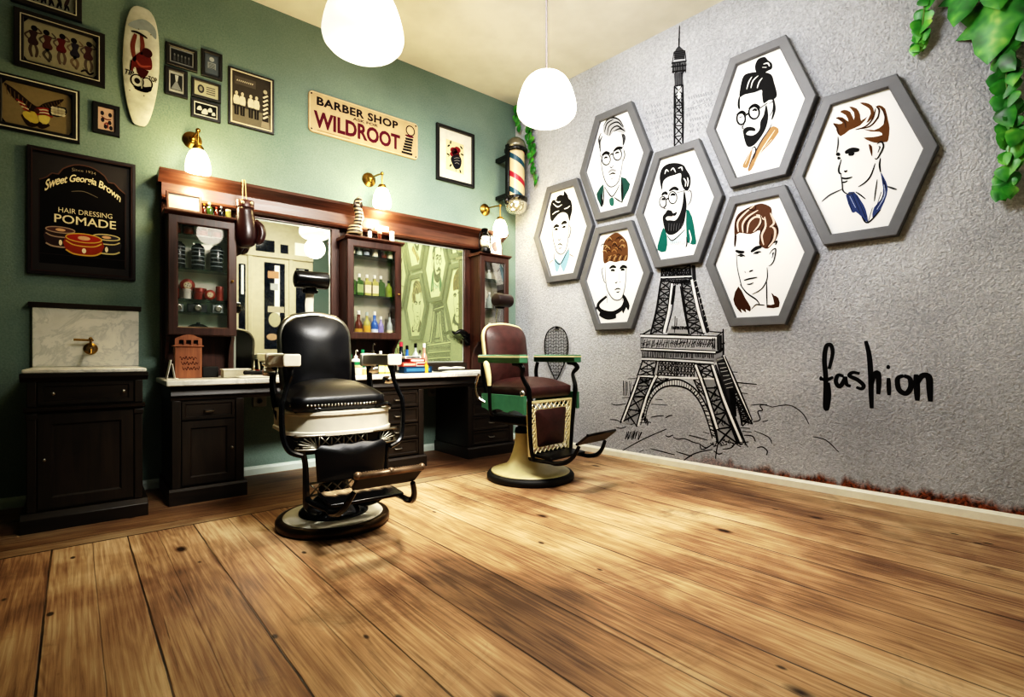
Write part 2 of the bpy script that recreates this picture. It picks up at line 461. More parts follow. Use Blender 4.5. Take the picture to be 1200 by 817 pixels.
struct('wall_front', MB().box(-1.33, 4.05, YB-.1, YB, 0, CEIL), M['green'], sharp=0)
# skirtings
struct('baseboard_back', MB().prism_x([(WY, 0), (WY-.022, 0), (WY-.022, .045), (WY-.012, .062), (WY, .066)], -1.33, CX-.02), M['skirt_blue'], sharp=0)
b = MB(); prof = [(0, 0), (.022, 0), (.022, .045), (.012, .058), (0, .062)]
b.loft([[tuple(grey(s_, z, o_)) for o_, z in prof] for s_ in (0.02, 5.42)], smooth=False)
struct('baseboard_right', b, M['skirt'], sharp=0)
# ------------------------------------------------------------------ shop front behind the viewer (seen in the mirror)
VY = 2*4.34-YB
def mb_(px, py):
    d = ray(px, py); t = VY/d[1]; return (t*d[0], EYE+t*d[2])
M['doorpaint'] = plain('cream_door_paint', '#e9e2c6', .45, var=.05)
M['navy'] = plain('dark_shop_glass', '#141d2c', .08, var=.3)
M['day'] = glow('daylight_pane', '#f2f4f0', .55)
def rect_px(x0, y0, x1, y1):
    a, b2 = mb_(x0, y0), mb_(x1, y1); return (a[0], b2[0], b2[1], a[1])
sf = MB()
L0, R0 = 1.93, mb_(366, 300)[0]
TOPZ = mb_(330, 262)[1]
sf.box(L0, R0, YB+.002, YB+.05, 0, TOPZ)
sf.box(L0-.04, R0+.04, YB+.002, YB+.10, TOPZ, TOPZ+.16)
tz = mb_(310, 299)[1]
sf.box(L0, R0, YB+.05, YB+.085, tz-.04, tz+.05)
for px in (292, 340):
    xx = mb_(px, 330)[0]; sf.box(xx-.035, xx+.035, YB+.05, YB+.075, 0, tz-.04)
shop = struct('door_1', sf, M['doorpaint'], bevel=.006)
def pane(r, mat, name='pane', dy=.052, arch=False):
    m = MB(); m.box(r[0], r[1], YB+.03, YB+dy, r[2], r[3]); o = m.build(name, mat, shop, sharp=0); return o
pane(rect_px(309, 409, 333, 310), M['navy'], 'door_glass', .056)
pane(rect_px(321, 372, 327, 312), M['day'], 'reflected_daylight', .058)
pane(rect_px(299, 296, 321, 283), M['navy'], 'transom_pane', .056)
pane(rect_px(328, 297, 337, 288), M['navy'], 'transom_pane', .056)
pane(rect_px(345, 301, 361, 287), M['day'], 'transom_pane', .056)
pane(rect_px(346, 370, 361, 316), M['navy'], 'side_pane', .056)
pane(rect_px(349, 335, 356, 317), M['day'], 'side_daylight', .058)
pane(rect_px(279, 400, 287, 310), M['navy'], 'side_pane', .056)
pane(rect_px(282, 345, 285, 311), M['day'], 'side_daylight', .058)
sg = Art(step=.001); sg.mb.M = Matrix.Translation((0, YB+.060, 0)) @ Matrix.Rotation(pi, 4, 'Z') @ Matrix.Scale(-1, 4, (1, 0, 0))
for (x0, y0, x1, y1, c) in ((313, 326, 326, 319, '#d9a98a'), (316, 340, 325, 333, '#cfd3d0'), (313, 366, 332, 360, '#d8cfb8')):
    r = rect_px(x0, y0, x1, y1); sg.raw([(r[0], r[2]), (r[1], r[2]), (r[1], r[3]), (r[0], r[3])], c, 1)
c_ = mb_(321, 375); sg.oval(c_, .1, .13, None, '#d6d2b4', 1)
c_ = mb_(318, 395); sg.oval(c_, .09, .06, None, '#d8b99a', 1)
sg.build('door_stickers', shop)
# ------------------------------------------------------------------ viewpoint
cam = bpy.data.cameras.new('camera'); cam.sensor_width = 36; cam.lens = 36*600/1200; cam.shift_y = 6.5/1200
cam.clip_start = .02
co = bpy.data.objects.new('camera', cam); COL.objects.link(co)
co.location = (0, 0, EYE); co.rotation_euler = (pi/2, 0, TH-pi/2)
scene.camera = co
# ------------------------------------------------------------------ light
w = bpy.data.worlds.new('world'); scene.world = w; w.use_nodes = True
w.node_tree.nodes['Background'].inputs[0].default_value = (.5, .55, .6, 1); w.node_tree.nodes['Background'].inputs[1].default_value = .02
def lamp(name, kind, loc, energy, color='#ffffff', size=.1, target=None, **kw):
    l = bpy.data.lights.new(name, kind); l.energy = energy; l.color = lin(color)[:3]
    if kind == 'AREA': l.shape = 'RECTANGLE'; l.size = size[0]; l.size_y = size[1]
    else: l.shadow_soft_size = size
    for k, v in kw.items(): setattr(l, k, v)
    o = bpy.data.objects.new(name, l); COL.objects.link(o); o.location = loc
    if target is not None:
        d = Vector(target)-Vector(loc); o.rotation_euler = d.to_track_quat('-Z', 'Y').to_euler()
    return o
lamp('ceiling_fill', 'AREA', (2.5, 2.3, CEIL-.06), 15, '#fff8ee', (1.4, 1.4), (2.5, 2.3, 0))  # added soft fill under the ceiling
lamp('floor_fill_spot', 'SPOT', (1.9, 1.9, 3.55), 430, '#fff3df', .25, (1.95, 1.95, 0), spot_size=radians(60), spot_blend=1.0)  # unseen spot added to brighten the middle of the floor
lamp('mural_fill', 'AREA', (1.3, 2.2, 3.55), 70, '#f7f7fa', (1.2, .8), (3.75, 2.5, 1.95), spread=radians(120))  # added area lamp that evens out the grey wall
lamp('station_fill', 'AREA', (1.9, .6, 3.3), 40, '#fffaf0', (1.2, .5), (2.1, 4.2, 1.45), spread=radians(62))  # fill lamp added in mid room to brighten the mirror station
lamp('ceiling_up_fill', 'SPOT', (2.9, .3, 2.0), 75, '#fdf6ea', .1, (2.7, 1.9, 3.73), spot_size=radians(96), spot_blend=1.0)  # added upward spot in place of light bounced to the ceiling
lamp('chair_fill', 'AREA', (1.2, .5, 3.4), 8, '#fbfaf6', (.7, .4), (1.1, 2.8, .5), spread=radians(40))  # small added fill for the front of the black chair
lamp('door_fill', 'AREA', (2.5, 1.2, 3.5), 13, '#fff8ee', (.8, .5), (2.6, -1, 1.7), spread=radians(80))  # added lamp that lifts the shop front in the mirror
scene.view_settings.view_transform = 'Standard'; scene.view_settings.look = 'None'
vs = scene.view_settings; vs.use_curve_mapping = True; cm_ = vs.curve_mapping; cc = cm_.curves[3]
for x_, y_ in ((.018, .006), (.06, .038), (.18, .19), (.5, .62)): cc.points.new(x_, y_)
cm_.update()
scene.view_settings.exposure = 0.0; scene.view_settings.gamma = 1.0
scene.cycles.max_bounces = 7; scene.cycles.diffuse_bounces = 3; scene.cycles.glossy_bounces = 4
scene.cycles.transparent_max_bounces = 12; scene.cycles.sample_clamp_indirect = 4
scene.cycles.use_denoising = True
# ------------------------------------------------------------------ pendants
M['opal'] = glow('opal_glass_lit', '#fffaf0', 1.0, .25, .88)
M['opal_s'] = glow('sconce_glass_lit', '#fff0cc', 14.0, .25)
def pendant(label, x, y, z0):
    t = thing('pendant_lamp', label, 'lamp', (x, y, z0), 0, 'opal glass pendants')
    R_ = .182
    prof = [(r_, z_*.86) for r_, z_ in ((0, 0), (.08, .002), (.125, .014), (.155, .034), (.175, .060), (.182, .09), (.181, .115), (.176, .15), (.165, .20), (.152, .243), (.138, .277), (.122, .304), (.098, .328), (.07, .342), (.04, .349), (.022, .352))]
    MB().lathe(prof, 40).build('lamp_shade', M['opal'], t, sharp=0)
    MB().lathe([(.024, .300), (.024, .318), (.014, .328), (.008, .335)], 16).build('cap', M['nickel'], t)
    MB().tube([(0, 0, .33), (0, 0, CEIL-z0-.03)], .006, 8, 1, False).build('cord', plain('dark_cord', '#2a201c', .6), t)
    MB().lathe([(0, CEIL-z0-.05), (.02, CEIL-z0-.05), (.05, CEIL-z0-.01), (.05, CEIL-z0-.001), (0, CEIL-z0-.001)], 20).build('ceiling_rose', M['white'], t)
    return t
pendant('large opal glass pendant globe with its cord out of view at the picture top', .974, 2.242, 2.325)
pendant('opal glass pendant globe on a dark cord in front of the room corner', 2.16, 2.275, 2.36)
for x, y, z, e in ((.974, 2.242, 2.2, 2.5), (2.16, 2.275, 2.25, 6)):
    lamp('pendant_light', 'POINT', (x, y, z), e, '#fff3e0', .12)
# ------------------------------------------------------------------ wall sconces
def sconce(label, x, y, z, xw, zw, e=1.0):
    t = thing('wall_sconce', label, 'lamp', (xw, WY, zw), 0, 'brass wall sconces')
    dx, dy, dz = x-xw, y-WY, z-zw
    m = MB().lathe([(0, -.001), (.062, -.001), (.062, -.012), (.045, -.024), (.03, -.032), (.026, -.05), (.016, -.058), (0, -.06)], 24, axis='Y')
    m.build('wall_plate', M['brass'], t)
    m = MB().tube([(0, -.04, 0), (dx*.3, dy*.35, .012), (dx*.75, dy*.75, .014), (dx, dy, .01)], .0075, 8)
    m.sphere((dx, dy, .012), .016, 10, 6); m.build('arm', M['brass'], t)
    m = MB().lathe([(.006, .0), (.006, dz+.21), (.028, dz+.205), (.036, dz+.19), (.037, dz+.172), (.02, dz+.17)], 20, (dx, dy, 0)); m.build('shade_holder', M['brass'], t)
    prof = [(.03, .178), (.042, .170), (.056, .15), (.068, .118), (.076, .08), (.080, .045), (.079, .022), (.070, .006), (.05, 0), (0, 0)]
    MB().lathe(prof, 28, (dx, dy, dz)).build('lamp_shade', M['opal_s'], t, sharp=0)
    lamp('sconce_light', 'POINT', (x, y-.02, z-.10), 13*e, '#ffebbe', .06)
    lamp('sconce_halo_fill', 'POINT', (x+.03, y-.26, z+.24), 15*e, '#ffe2a0', .06)  # extra lamp added off the shade to widen the glow on the wall
sconce('brass wall sconce with lit globe above the tall glass cabinet beside the skateboard', .602, 4.21, 2.219, .592, 2.522)
sconce('brass wall sconce with lit globe above the cobra figurine', 2.0, 4.21, 2.238, 1.964, 2.531)
sconce('brass wall sconce with lit globe below the striped barber pole', 3.327, 4.21, 2.18, 3.275, 2.495, .4)
# ------------------------------------------------------------------ mirror station along the green wall
FY0 = 4.35                       # face of the backboard
st = thing('mirror_backboard', 'long dark mahogany backboard with moulded cornice framing both mirrors above the counter', 'backboard', (0, 0, 0))
m = MB()
m.box(.396, 3.41, 4.375, WY-.001, .79, 2.05); m.build('back_panel', M['mahog'], st)
m = MB().prism_x([(WY-.002, 2.03), (4.30, 2.03), (4.285, 2.045), (4.30, 2.065), (4.30, 2.15), (WY-.002, 2.15)], .396, 3.41)
m.build('frieze', M['mahogX'], st)
cp = [(WY-.002, 2.15), (4.30, 2.15), (4.285, 2.165), (4.255, 2.178), (4.225, 2.20), (4.21, 2.205), (4.205, 2.225), (WY-.002, 2.225)]
MB().prism_x(cp, .375, 3.44).build('cornice', M['mahogX'], st)
for x0, x1 in ((.396, .43), (.825, .852), (1.595, 1.67), (2.145, 2.175), (2.962, 3.035), (3.39, 3.41)):
    MB().box(x0, x1, 4.335, 4.376, .79, 2.03).build('stile', M['mahog'], st, bevel=.006)
MB().box(.85, 1.60, 4.335, 4.376, 2.012, 2.03).build('top_rail', M['mahogX'], st); MB().box(2.17, 2.97, 4.335, 4.376, 2.02, 2.03).build('top_rail', M['mahogX'], st)
MB().box(.85, 1.60, 4.33, 4.376, .788, .80).build('bottom_rail', M['ebonX'], st, bevel=.003); MB().box(2.17, 2.97, 4.30, 4.376, .788, .862).build('bottom_rail', M['ebonX'], st, bevel=.006)
# pale label fixed on the frieze
a = gw(426, 258); pl = MB().box(2.03-.06, 2.03+.07, 4.288, 4.297, 2.055, 2.10).build('name_plate', M['white'], st)
# mirrors
def mirror_thing(label, x0, x1, z0, z1, mat):
    t = thing('wall_mirror', label, 'mirror', ((x0+x1)/2, 4.36, z0)); w2 = (x1-x0)/2; h = z1-z0
    MB().box(-w2+.012, w2-.012, -.012, .012, .012, h-.012).build('mirror_glass', mat, t, sharp=0)
    e = MB(); ring_frame(e, [(-w2, 0), (w2, 0), (w2, h), (-w2, h)], [(0, .012), (0, -.008), (.004, -.013), (.016, -.0125)])
    e.build('bevelled_edge', plain('bevel_edge', '#c9cfc4', .12, .6, .05), t, sharp=0)
    return t
mirror_thing('tall mirror between the two front glass cabinets reflecting the cream shop door', .853, 1.594, .803, 2.011, mirror('mirror_clear', '#e9ede6'))
mirror_thing('wide mirror with green reflection tint behind the bottles beside the brown barber chair', 2.176, 2.961, .863, 2.019, mirror('mirror_reflection_tint', '#ccd8a2', '#b3c191', .25))  # green tint and haze stand in for a green wall's reflection
# counter
ct = thing('counter', 'pale marble counter on a dark moulded apron running under both mirrors', 'counter', (0, 0, 0))
MB().box(.372, 3.22, 3.775, WY-.001, .748, .786).build('counter_top', M['marble'], ct, bevel=.008)
MB().prism_x([(WY-.05, .655), (3.84, .655), (3.835, .675), (3.815, .685), (3.825, .70), (3.825, .735), (3.81, .747), (WY-.05, .747)], .40, 3.20).build('apron', M['ebonX'], ct)
def pedestal(label, x0, x1, kind, y0=3.835):
    t = thing('counter_cabinet', label, 'cabinet', ((x0+x1)/2, y0, 0)); w2 = (x1-x0)/2; d = 4.385-y0
    MB().box(-w2, w2, .015, d, .10, .654).build('carcass', M['ebon'], t, bevel=.004)
    MB().prism_x([(d, 0), (-.03, 0), (-.03, .085), (-.015, .10), (d, .10)], -w2-.015, w2+.015).build('plinth', M['ebonX'], t)
    for sx in (-1, 1):
        MB().box(sx*w2, sx*(w2-.05), -.008, .02, .10, .654).build('pilaster', M['ebon'], t, bevel=.004)
    if kind == 'door':
        dr = MB(); x = w2-.055
        ring_frame(dr, [(-x, .53), (x, .53), (x, .645), (-x, .645)], [(0, .016), (0, -.006), (.016, -.006), (.022, .002), (.05, .002)]); dr.box(-x+.03, x-.03, .001, .014, .55, .63)
        o = dr.build('drawer', M['ebonX'], t)
        MB().tube([(-.025, -.002, .585), (-.02, -.02, .58), (.02, -.02, .58), (.025, -.002, .585)], .005, 6).build('handle', M['nickel'], o)
        dr = MB(); ring_frame(dr, [(-x, .115), (x, .115), (x, .52), (-x, .52)], [(0, .016), (0, -.006), (.045, -.006), (.055, .006), (.07, .006)]); dr.box(-x+.05, x-.05, .004, .014, .16, .475)
        o = dr.build('door', M['ebon'], t)
        MB().lathe([(0, 0), (.007, 0), (.004, -.012), (.009, -.02), (0, -.026)], 10, (x-.02, -.006, .33), 'Y').build('knob', M['nickel'], o)
    else:
        x = w2-.055
        for k in range(4):
            z0 = .115+k*.133
            dr = MB(); ring_frame(dr, [(-x, z0), (x, z0), (x, z0+.122), (-x, z0+.122)], [(0, .016), (0, -.006), (.014, -.006), (.02, .001), (.04, .001)]); dr.box(-x+.03, x-.03, .0, .014, z0+.025, z0+.10)
            o = dr.build('drawer', M['ebonX'], t)
            MB().tube([(-.03, 0, z0+.065), (-.025, -.018, z0+.058), (.025, -.018, z0+.058), (.03, 0, z0+.065)], .005, 6).build('handle', M['nickel'], o)
    return t
pedestal('dark counter cabinet with a drawer over a panelled door beneath the wooden letter box', .405, .815, 'door')
pedestal('dark drawer cabinet under the counter behind the black barber chair', 1.72, 2.20, 'drawers')
pedestal('dark drawer cabinet under the counter behind the brown barber chair', 2.655, 3.19, 'drawers')
# wall sockets below the counter
for (px, py, lb) in ((304, 470, 'grey wall socket under the counter beside the panelled door cabinet'), (506, 459, 'grey wall socket under the counter between the drawer cabinets')):
    x, z = gw(px, py); t = thing('wall_socket', lb, 'socket', (x, WY, z))
    MB().box(-.05, .05, -.012, -.0005, -.045, .045).build('plate', plain('grey_socket', '#8b8f8c', .5), t, bevel=.004)
    MB().lathe([(.022, -.012), (.022, -.016), (.017, -.016), (.015, -.008), (0, -.008)], 16, axis='Y').build('socket_ring', plain('grey_socket_dark', '#6c706e', .5), t)
# ------------------------------------------------------------------ glass fronted wall cabinets
def wall_cabinet(label, x0, x1, z0, z1, shelves, hinge=1, back=('cabinet_back', '#e8e8dc', '#efe8cc', .38)):
    w2 = (x1-x0)/2; h = z1-z0; dp = .185; T = .018
    t = thing('wall_cabinet', label, 'cabinet', ((x0+x1)/2, 4.15, z0))
    m = MB(); m.box(-w2, -w2+T, .02, dp, 0, h-.02); m.box(w2-T, w2, .02, dp, 0, h-.02)
    m.box(-w2+T, w2-T, .02, dp, 0, T); m.box(-w2+T, w2-T, .02, dp, h-.02-T, h-.02)
    m.build('carcass', M['mahog'], t, bevel=.002)
    MB().box(-w2+T, w2-T, dp-.008, dp-.001, T, h-.038).build('mirror_back', mirror(*back), t, sharp=0)  # pale haze mixed over the mirror back paints in bright reflected light
    MB().prism_x([(dp, h-.02), (.01, h-.02), (.0, h-.012), (-.02, h-.006), (-.024, h+.002), (-.022, h+.008), (dp, h+.008)], -w2-.022, w2+.022).build('top_moulding', M['mahogX'], t)
    for z in shelves:
        MB().box(-w2+T+.001, w2-T-.001, .03, dp-.010, z-z0-.008, z-z0).build('glass_shelf', M['shelf'], t, sharp=0)
    b = .058
    d = MB(); ring_frame(d, [(-w2, .004), (w2, .004), (w2, h-.022), (-w2, h-.022)], [(.002, .018), (.0, .014), (0, 0), (.004, -.003), (b-.008, -.003), (b, .003), (b, .018)])
    dr = d.build('door', M['mahog'], t)
    MB().box(-w2+b-.004, w2-b+.004, .008, .011, b, h-.022-b+.004).build('glass_pane', M['glass'], dr, sharp=0)
    kx = hinge*(w2-b*.5)
    MB().lathe([(0, -.001), (.009, -.001), (.009, -.006), (.004, -.010), (.007, -.022), (0, -.025)], 12, (kx, -.003, h*.47), 'Y').build('knob', M['brass'], dr)
    return t
SH1 = [1.788, 1.548, 1.335, 1.245]
SH2 = [1.795, 1.455]
SH3 = [1.72, 1.42]
CABZ = 1.078
wall_cabinet('glass fronted mahogany cabinet holding red tins, above the wooden letter box', .418, .835, 1.078, 1.925, SH1, 1, ('cabinet_back_bright', '#efefe6', '#f6f2e2', .72))
wall_cabinet('glass fronted mahogany cabinet of green and blue bottles between the two mirrors', 1.662, 2.156, 1.075, 1.935, SH2, 1)
wall_cabinet('narrow glass fronted mahogany cabinet behind the brown barber chair under the oil lantern', 3.03, 3.395, 1.075, 1.965, SH3, 1)
# shaped bracket boards carrying the cabinets
for x in (.425, .822, 1.665, 2.147, 3.04, 3.385):
    pr = [(4.334, 1.075), (4.20, 1.075), (4.215, 1.05), (4.27, 1.00), (4.305, .92), (4.31, .80), (4.334, .80)]
    MB().prism_x(pr, x-.011, x+.011).build('bracket', M['mahog'], st)
# ------------------------------------------------------------------ wash stand
sk = thing('washstand', 'black washstand cabinet with white marble splashback and brass tap', 'washstand', (0, 3.72, 0))
x0, x1, dp = -.256, .256, .66
MB().box(x0+.01, x1-.01, .03, dp, .09, .84).build('carcass', M['ebon'], sk, bevel=.004)
MB().prism_x([(dp, 0), (-.02, 0), (-.02, .07), (-.005, .085), (.01, .10), (dp, .10)], x0-.02, x1+.02).build('plinth', M['ebonX'], sk, bevel=.003)
MB().prism_x([(dp, .80), (.01, .80), (-.002, .815), (-.02, .825), (-.02, .845), (dp, .845)], x0-.02, x1+.02).build('top_moulding', M['ebonX'], sk)
MB().prism_x([(.03, .635), (.012, .635), (-.01, .645), (-.012, .66), (.03, .665)], x0-.005, x1+.005).build('waist_moulding', M['ebonX'], sk)
for sx in (x0+.005, x1-.045):
    MB().box(sx, sx+.04, .008, .035, .10, .635).box(sx, sx+.04, .008, .035, .665, .80).box(sx-.004, sx+.044, .0, .03, .60, .63).build('pilaster', M['ebon'], sk, bevel=.005)
d = MB(); ring_frame(d, [(x0+.05, .675), (x1-.05, .675), (x1-.05, .795), (x0+.05, .795)], [(0, .032), (0, .012), (.02, .012), (.026, .02), (.05, .02)]); d.box(x0+.08, x1-.08, .018, .03, .70, .77)
dw = d.build('drawer', M['ebonX'], sk)
for kx in (-.145, .16): MB().lathe([(0, .014), (.006, .012), (.004, .0), (.009, -.008), (0, -.013)], 10, (kx, 0, .735), 'Y').build('knob', M['nickel'], dw)
d = MB(); ring_frame(d, [(x0+.05, .115), (x1-.05, .115), (x1-.05, .625), (x0+.05, .625)], [(0, .032), (0, .010), (.055, .010), (.068, .024), (.09, .024)]); d.box(x0+.11, x1-.11, .020, .03, .18, .56)
dd = d.build('door', M['ebon'], sk)
MB().lathe([(0, .012), (.006, .010), (.004, .0), (.008, -.006), (0, -.01)], 10, (-.18, 0, .38), 'Y').build('knob', M['nickel'], dd)
MB().box(x0-.012, x1+.012, -.012, dp, .845, .868).build('marble_slab', M['marble'], sk, bevel=.006)
MB().box(-.268, .272, .655, .685, .868, 1.245).build('splashback', M['marble'], sk, bevel=.004)
MB().prism_x([(.688, 1.245), (.65, 1.245), (.64, 1.255), (.632, 1.275), (.688, 1.28)], -.285, .285).build('splashback_trim', M['ebonX'], sk)
tx, tz = .015, .985
tap = MB().lathe([(0, .654), (.038, .654), (.038, .646), (.024, .636), (.02, .61), (.013, .60), (.013, .56), (0, .56)], 20, (tx, 0, tz), 'Y')
tap.tube([(tx, .575, tz), (tx, .53, tz-.005), (tx, .51, tz-.035)], .010, 10)
tp = tap.build('tap', M['brass'], sk)
lv = MB().tube([(tx, .60, tz+.01), (tx, .60, tz+.055)], .007, 8, 1, False); lv.tube([(tx+.015, .60, tz+.055), (tx-.085, .60, tz+.058)], [.006, .008], 8, 1, False); lv.sphere((tx, .60, tz+.065), .011, 10, 6)
lv.build('tap_lever', M['brass'], tp)
# ------------------------------------------------------------------ barber chairs (local: faces -Y, base centre at origin)
def back_outline(w, z0, z1, r):
    out = []
    for k in range(13):                       # rounded shoulders, narrower foot
        a = pi*k/12; out.append((w*cos(a)*(1 if abs(cos(a)) < .98 else 1), z1-r+r*sin(a)))
    out = [(-w*.93, z0)]+[(-w, z0+(z1-r-z0)*.5)]+[(-(w-r)-r*cos(pi/2*k/6), z1-r+r*sin(pi/2*k/6)) for k in range(7)]
    out += [((w-r)*(-1+2*k/6), z1+.012*sin(pi*k/6)) for k in range(1, 6)]
    out += [((w-r)+r*sin(pi/2*k/6), z1-r+r*cos(pi/2*k/6)) for k in range(7)]+[(w, z0+(z1-r-z0)*.5), (w*.93, z0)]
    out += [(w*.93-2*w*.93*k/6, z0) for k in range(1, 6)]
    return out
def lattice_panel(mb, x0, x1, z0, z1, y, r, n, mz=1, slope=1.0):
    # diagonal straps both ways, clipped to the rectangle
    W, Hh = x1-x0, z1-z0; step = W/n
    for sgn in (1, -1):
        k = -int(Hh/step*2)-2
        while k < n+int(Hh/step*2)+2:
            xa = x0+k*step; pts = []
            t0, t1 = 0.0, 1.0
            dxv = sgn*Hh*slope
            for lo, hi in ((x0, x1),):
                if abs(dxv) > 1e-9:
                    ta, tb = (lo-xa)/dxv, (hi-xa)/dxv
                    if ta > tb: ta, tb = tb, ta
                    t0, t1 = max(t0, ta), min(t1, tb)
            if t1-t0 > .02:
                mb.tube([(xa+dxv*t0, y, z0+Hh*t0), (xa+dxv*t1, y, z0+Hh*t1)], r, 4, 1, False)
            k += 1
def barber_chair(name, label, loc, rz, style):
    A = style == 'black'
    t = thing(name, label, 'barber chair', loc, rz, 'antique barber chairs')
    leather = M['leather_b'] if A else M['leather_n']
    frame = M['gloss_black'] if A else M['iron']
    arm_m = M['porc'] if A else M['emerald']
    # --- base
    if A:
        MB().lathe([(0, .001), (.295, .001), (.305, .012), (.306, .034), (.296, .05), (.278, .056), (.268, .052), (0, .052)], 56).build('base_rim', plain('worn_rim', '#4a3a26', .3, .8, .4, 6), t, sharp=0)
        MB().lathe([(0, .0525), (.268, .0525), (.262, .058), (.19, .062), (0, .062)], 56).build('base_plate', M['porc'], t)
        MB().lathe([(0, .0625), (.188, .0625), (.186, .074), (.165, .095), (.12, .125), (.095, .15), (.082, .19), (.076, .30), (.07, .42), (0, .42)], 40).build('column', M['gloss_black'], t, sharp=50)
    else:
        MB().lathe([(0, .001), (.325, .001), (.335, .012), (.335, .035), (.322, .052), (.30, .056), (0, .056)], 56).build('base_rim', M['rubber'], t, sharp=0)
        pm = MB(); P2 = [(.302, .0565), (.297, .064), (.235, .078), (.165, .10), (.11, .138), (.078, .19), (.06, .26), (.05, .345)]
        CXo, CYo = -.045, .045
        pm.loft([[(r_*cos(2*pi*k/48)+CXo*min(1, (z_-.0565)/.10), r_*sin(2*pi*k/48)+CYo*min(1, (z_-.0565)/.10), z_) for k in range(48)] for r_, z_ in P2], True, True)
        pm.build('base_pedestal', M['cream'], t, sharp=60)
        MB().lathe([(0, .3455), (.055, .3455), (.057, .36), (.05, .385), (.032, .39), (.032, .50), (0, .50)], 28, (CXo, CYo, 0)).build('column', M['iron'], t)
    # --- seat tray, skirt
    MB().box(-.235, .235, -.20, .22, .43, .50).build('seat_tray', frame, t, bevel=.015)
    if A:
        def plan(k, n=24):
            out = []
            for i in range(n+1):
                a = -1+2*i/n; x = .275*a; y = -.275+.12*a**4+.035*a*a
                out.append((x*k, y*(k if k > .9 else 1)+(0)))
            return [(-.275*k, .20)]+out+[(.275*k, .20)]
        sk_ = MB(); o = plan(1); i_ = [(x*.93, y+.018 if -.3 < y < .19 else y) for x, y in o]
        prof = [(0, .535), (.008, .532), (.008, .548), (0, .553), (0, .632), (.010, .637), (.010, .652), (0, .656)]
        def outl(d, z): return [(x*(1+d/.3), y-d if y < .1 else y, z) for x, y in o]
        inner = [[(x, y, z) for x, y in i_] for z in (.656, .535)]
        loops = [outl(d, z) for d, z in prof]+inner
        sk_.loft(loops, False, False); sk_.build('seat_skirt', M['porc'], t, sharp=50)
    else:
        for sx in (-1, 1):
            # deep enamel side rails with a scalloped lower edge
            top = .655; n = 16; lo = []
            for k in range(n+1):
                a = k/n; y = -.225+.43*a; lo.append((y, .525+.025*abs(sin(a*pi*2.5))))
            s_ = MB(); X0, X1 = sx*.292, sx*.322
            A_ = [s_.V((X1, y, z)) for y, z in lo]; B_ = [s_.V((X1, y, top)) for y, z in lo]
            C_ = [s_.V((X0, y, top)) for y, z in lo]; D_ = [s_.V((X0, y, z)) for y, z in lo]
            for k in range(n):
                for P, Q in ((A_, B_), (B_, C_), (C_, D_), (D_, A_)): s_.face((P[k], P[k+1], Q[k+1], Q[k]), False)
            for e in (0, n): s_.face((A_[e], B_[e], C_[e], D_[e]), False)
            s_.build('side_rail', M['emerald'], t)
    # --- seat
    zs = .66 if A else .63
    hs = .11 if A else .125
    out = rrect(.245 if A else .262, .235, .07 if A else .05, 6)
    SX = -.035 if A else .01
    m = MB(); m.pad(out, lambda u, v, h: (u+SX, v-.035 if A else v+.03, zs+h), hs, .045 if A else .02, 8)
    m.build('seat', leather, t, sharp=0)
    if A:
        nm = MB(); L = []
        for i in range(30):
            a = -1+2*i/29; L.append((SX+.243*a, -.276+.07*a**6, zs+.030))
        for p in L: nm.sphere(p, .0068, 6, 4)
        nm.build('nailhead_trim', M['chrome'], t, sharp=0)
        m = MB().lathe([(0, -.03), (.02, -.03), (.024, .0), (.02, .03), (0, .03)], 14, (.285, -.10, .80), 'X'); m.build('chrome_knob', M['chrome'], t)
    # --- back
    w = .192 if A else .228
    yb = .245 if A else .255
    tilt = .14
    BX = -.028 if A else 0
    def tb(u, v, h): return (u+BX, yb+(v-.75)*tilt-h, v)
    outb = back_outline(w, .70, 1.172 if A else 1.172, .115 if A else .10)
    m = MB(); m.pad(outb, tb, .075, .03, 8); m.build('backrest', leather, t, sharp=0)
    m = MB(); loop = [tb(u, v, .02) for u, v in outb]
    m.tube([(p[0], p[1]+.012, p[2]+.002) for p in loop], .012, 8, 1, False, True, (1.0, 2.0))
    m.build('backrest_rim', M['nickel'] if A else M['cream'], t, sharp=0)
    m = MB(); m.loft([[(u*.97+BX, tb(u, v, -.002-d)[1], v) for u, v in outb] for d in (0, .025)], True, True); m.build('back_shell', frame, t)
    for sx in (-1, 1):
        MB().tube([(sx*.20, tb(0, .9, -.02)[1], .9), (sx*.21, tb(0, .75, -.03)[1], .74), (sx*.22, .20, .60), (sx*.22, .16, .47)], .016, 8).build('back_bracket', frame, t)
    # --- headrest
    hy = tb(0, 1.41, 0)[1]-.03
    HX = -.045 if A else .0
    MB().tube([(HX, tb(0, 1.0, -.035)[1], 1.0), (HX, tb(0, 1.25, -.035)[1], 1.25), (HX, hy+.02, 1.36)], .017, 10, 1, False, False, (.5, 1.5)).build('headrest_post', M['porc'] if A else M['chrome'], t)
    MB().box(HX-.03, HX+.03, hy-.01, hy+.045, 1.32, 1.37).lathe([(0, -.045), (.012, -.045), (.012, .045), (0, .045)], 10, (HX, hy+.02, 1.335), 'X').build('headrest_clamp', M['iron'], t, bevel=.005)
    kl = 1 if A else .86
    hr = MB().lathe([(0, -.10*kl), (.035, -.10*kl), (.05, -.094*kl), (.054, -.08*kl), (.052, 0), (.054, .08*kl), (.05, .094*kl), (.035, .10*kl), (0, .10*kl)], 20, (HX, hy-.015, 1.40 if A else 1.385), 'X')
    hr.build('headrest', M['gloss_black'] if A else plain('headrest_leather', '#1d1110', .4), t, sharp=40)
    # --- arms
    aw = .272 if A else .315
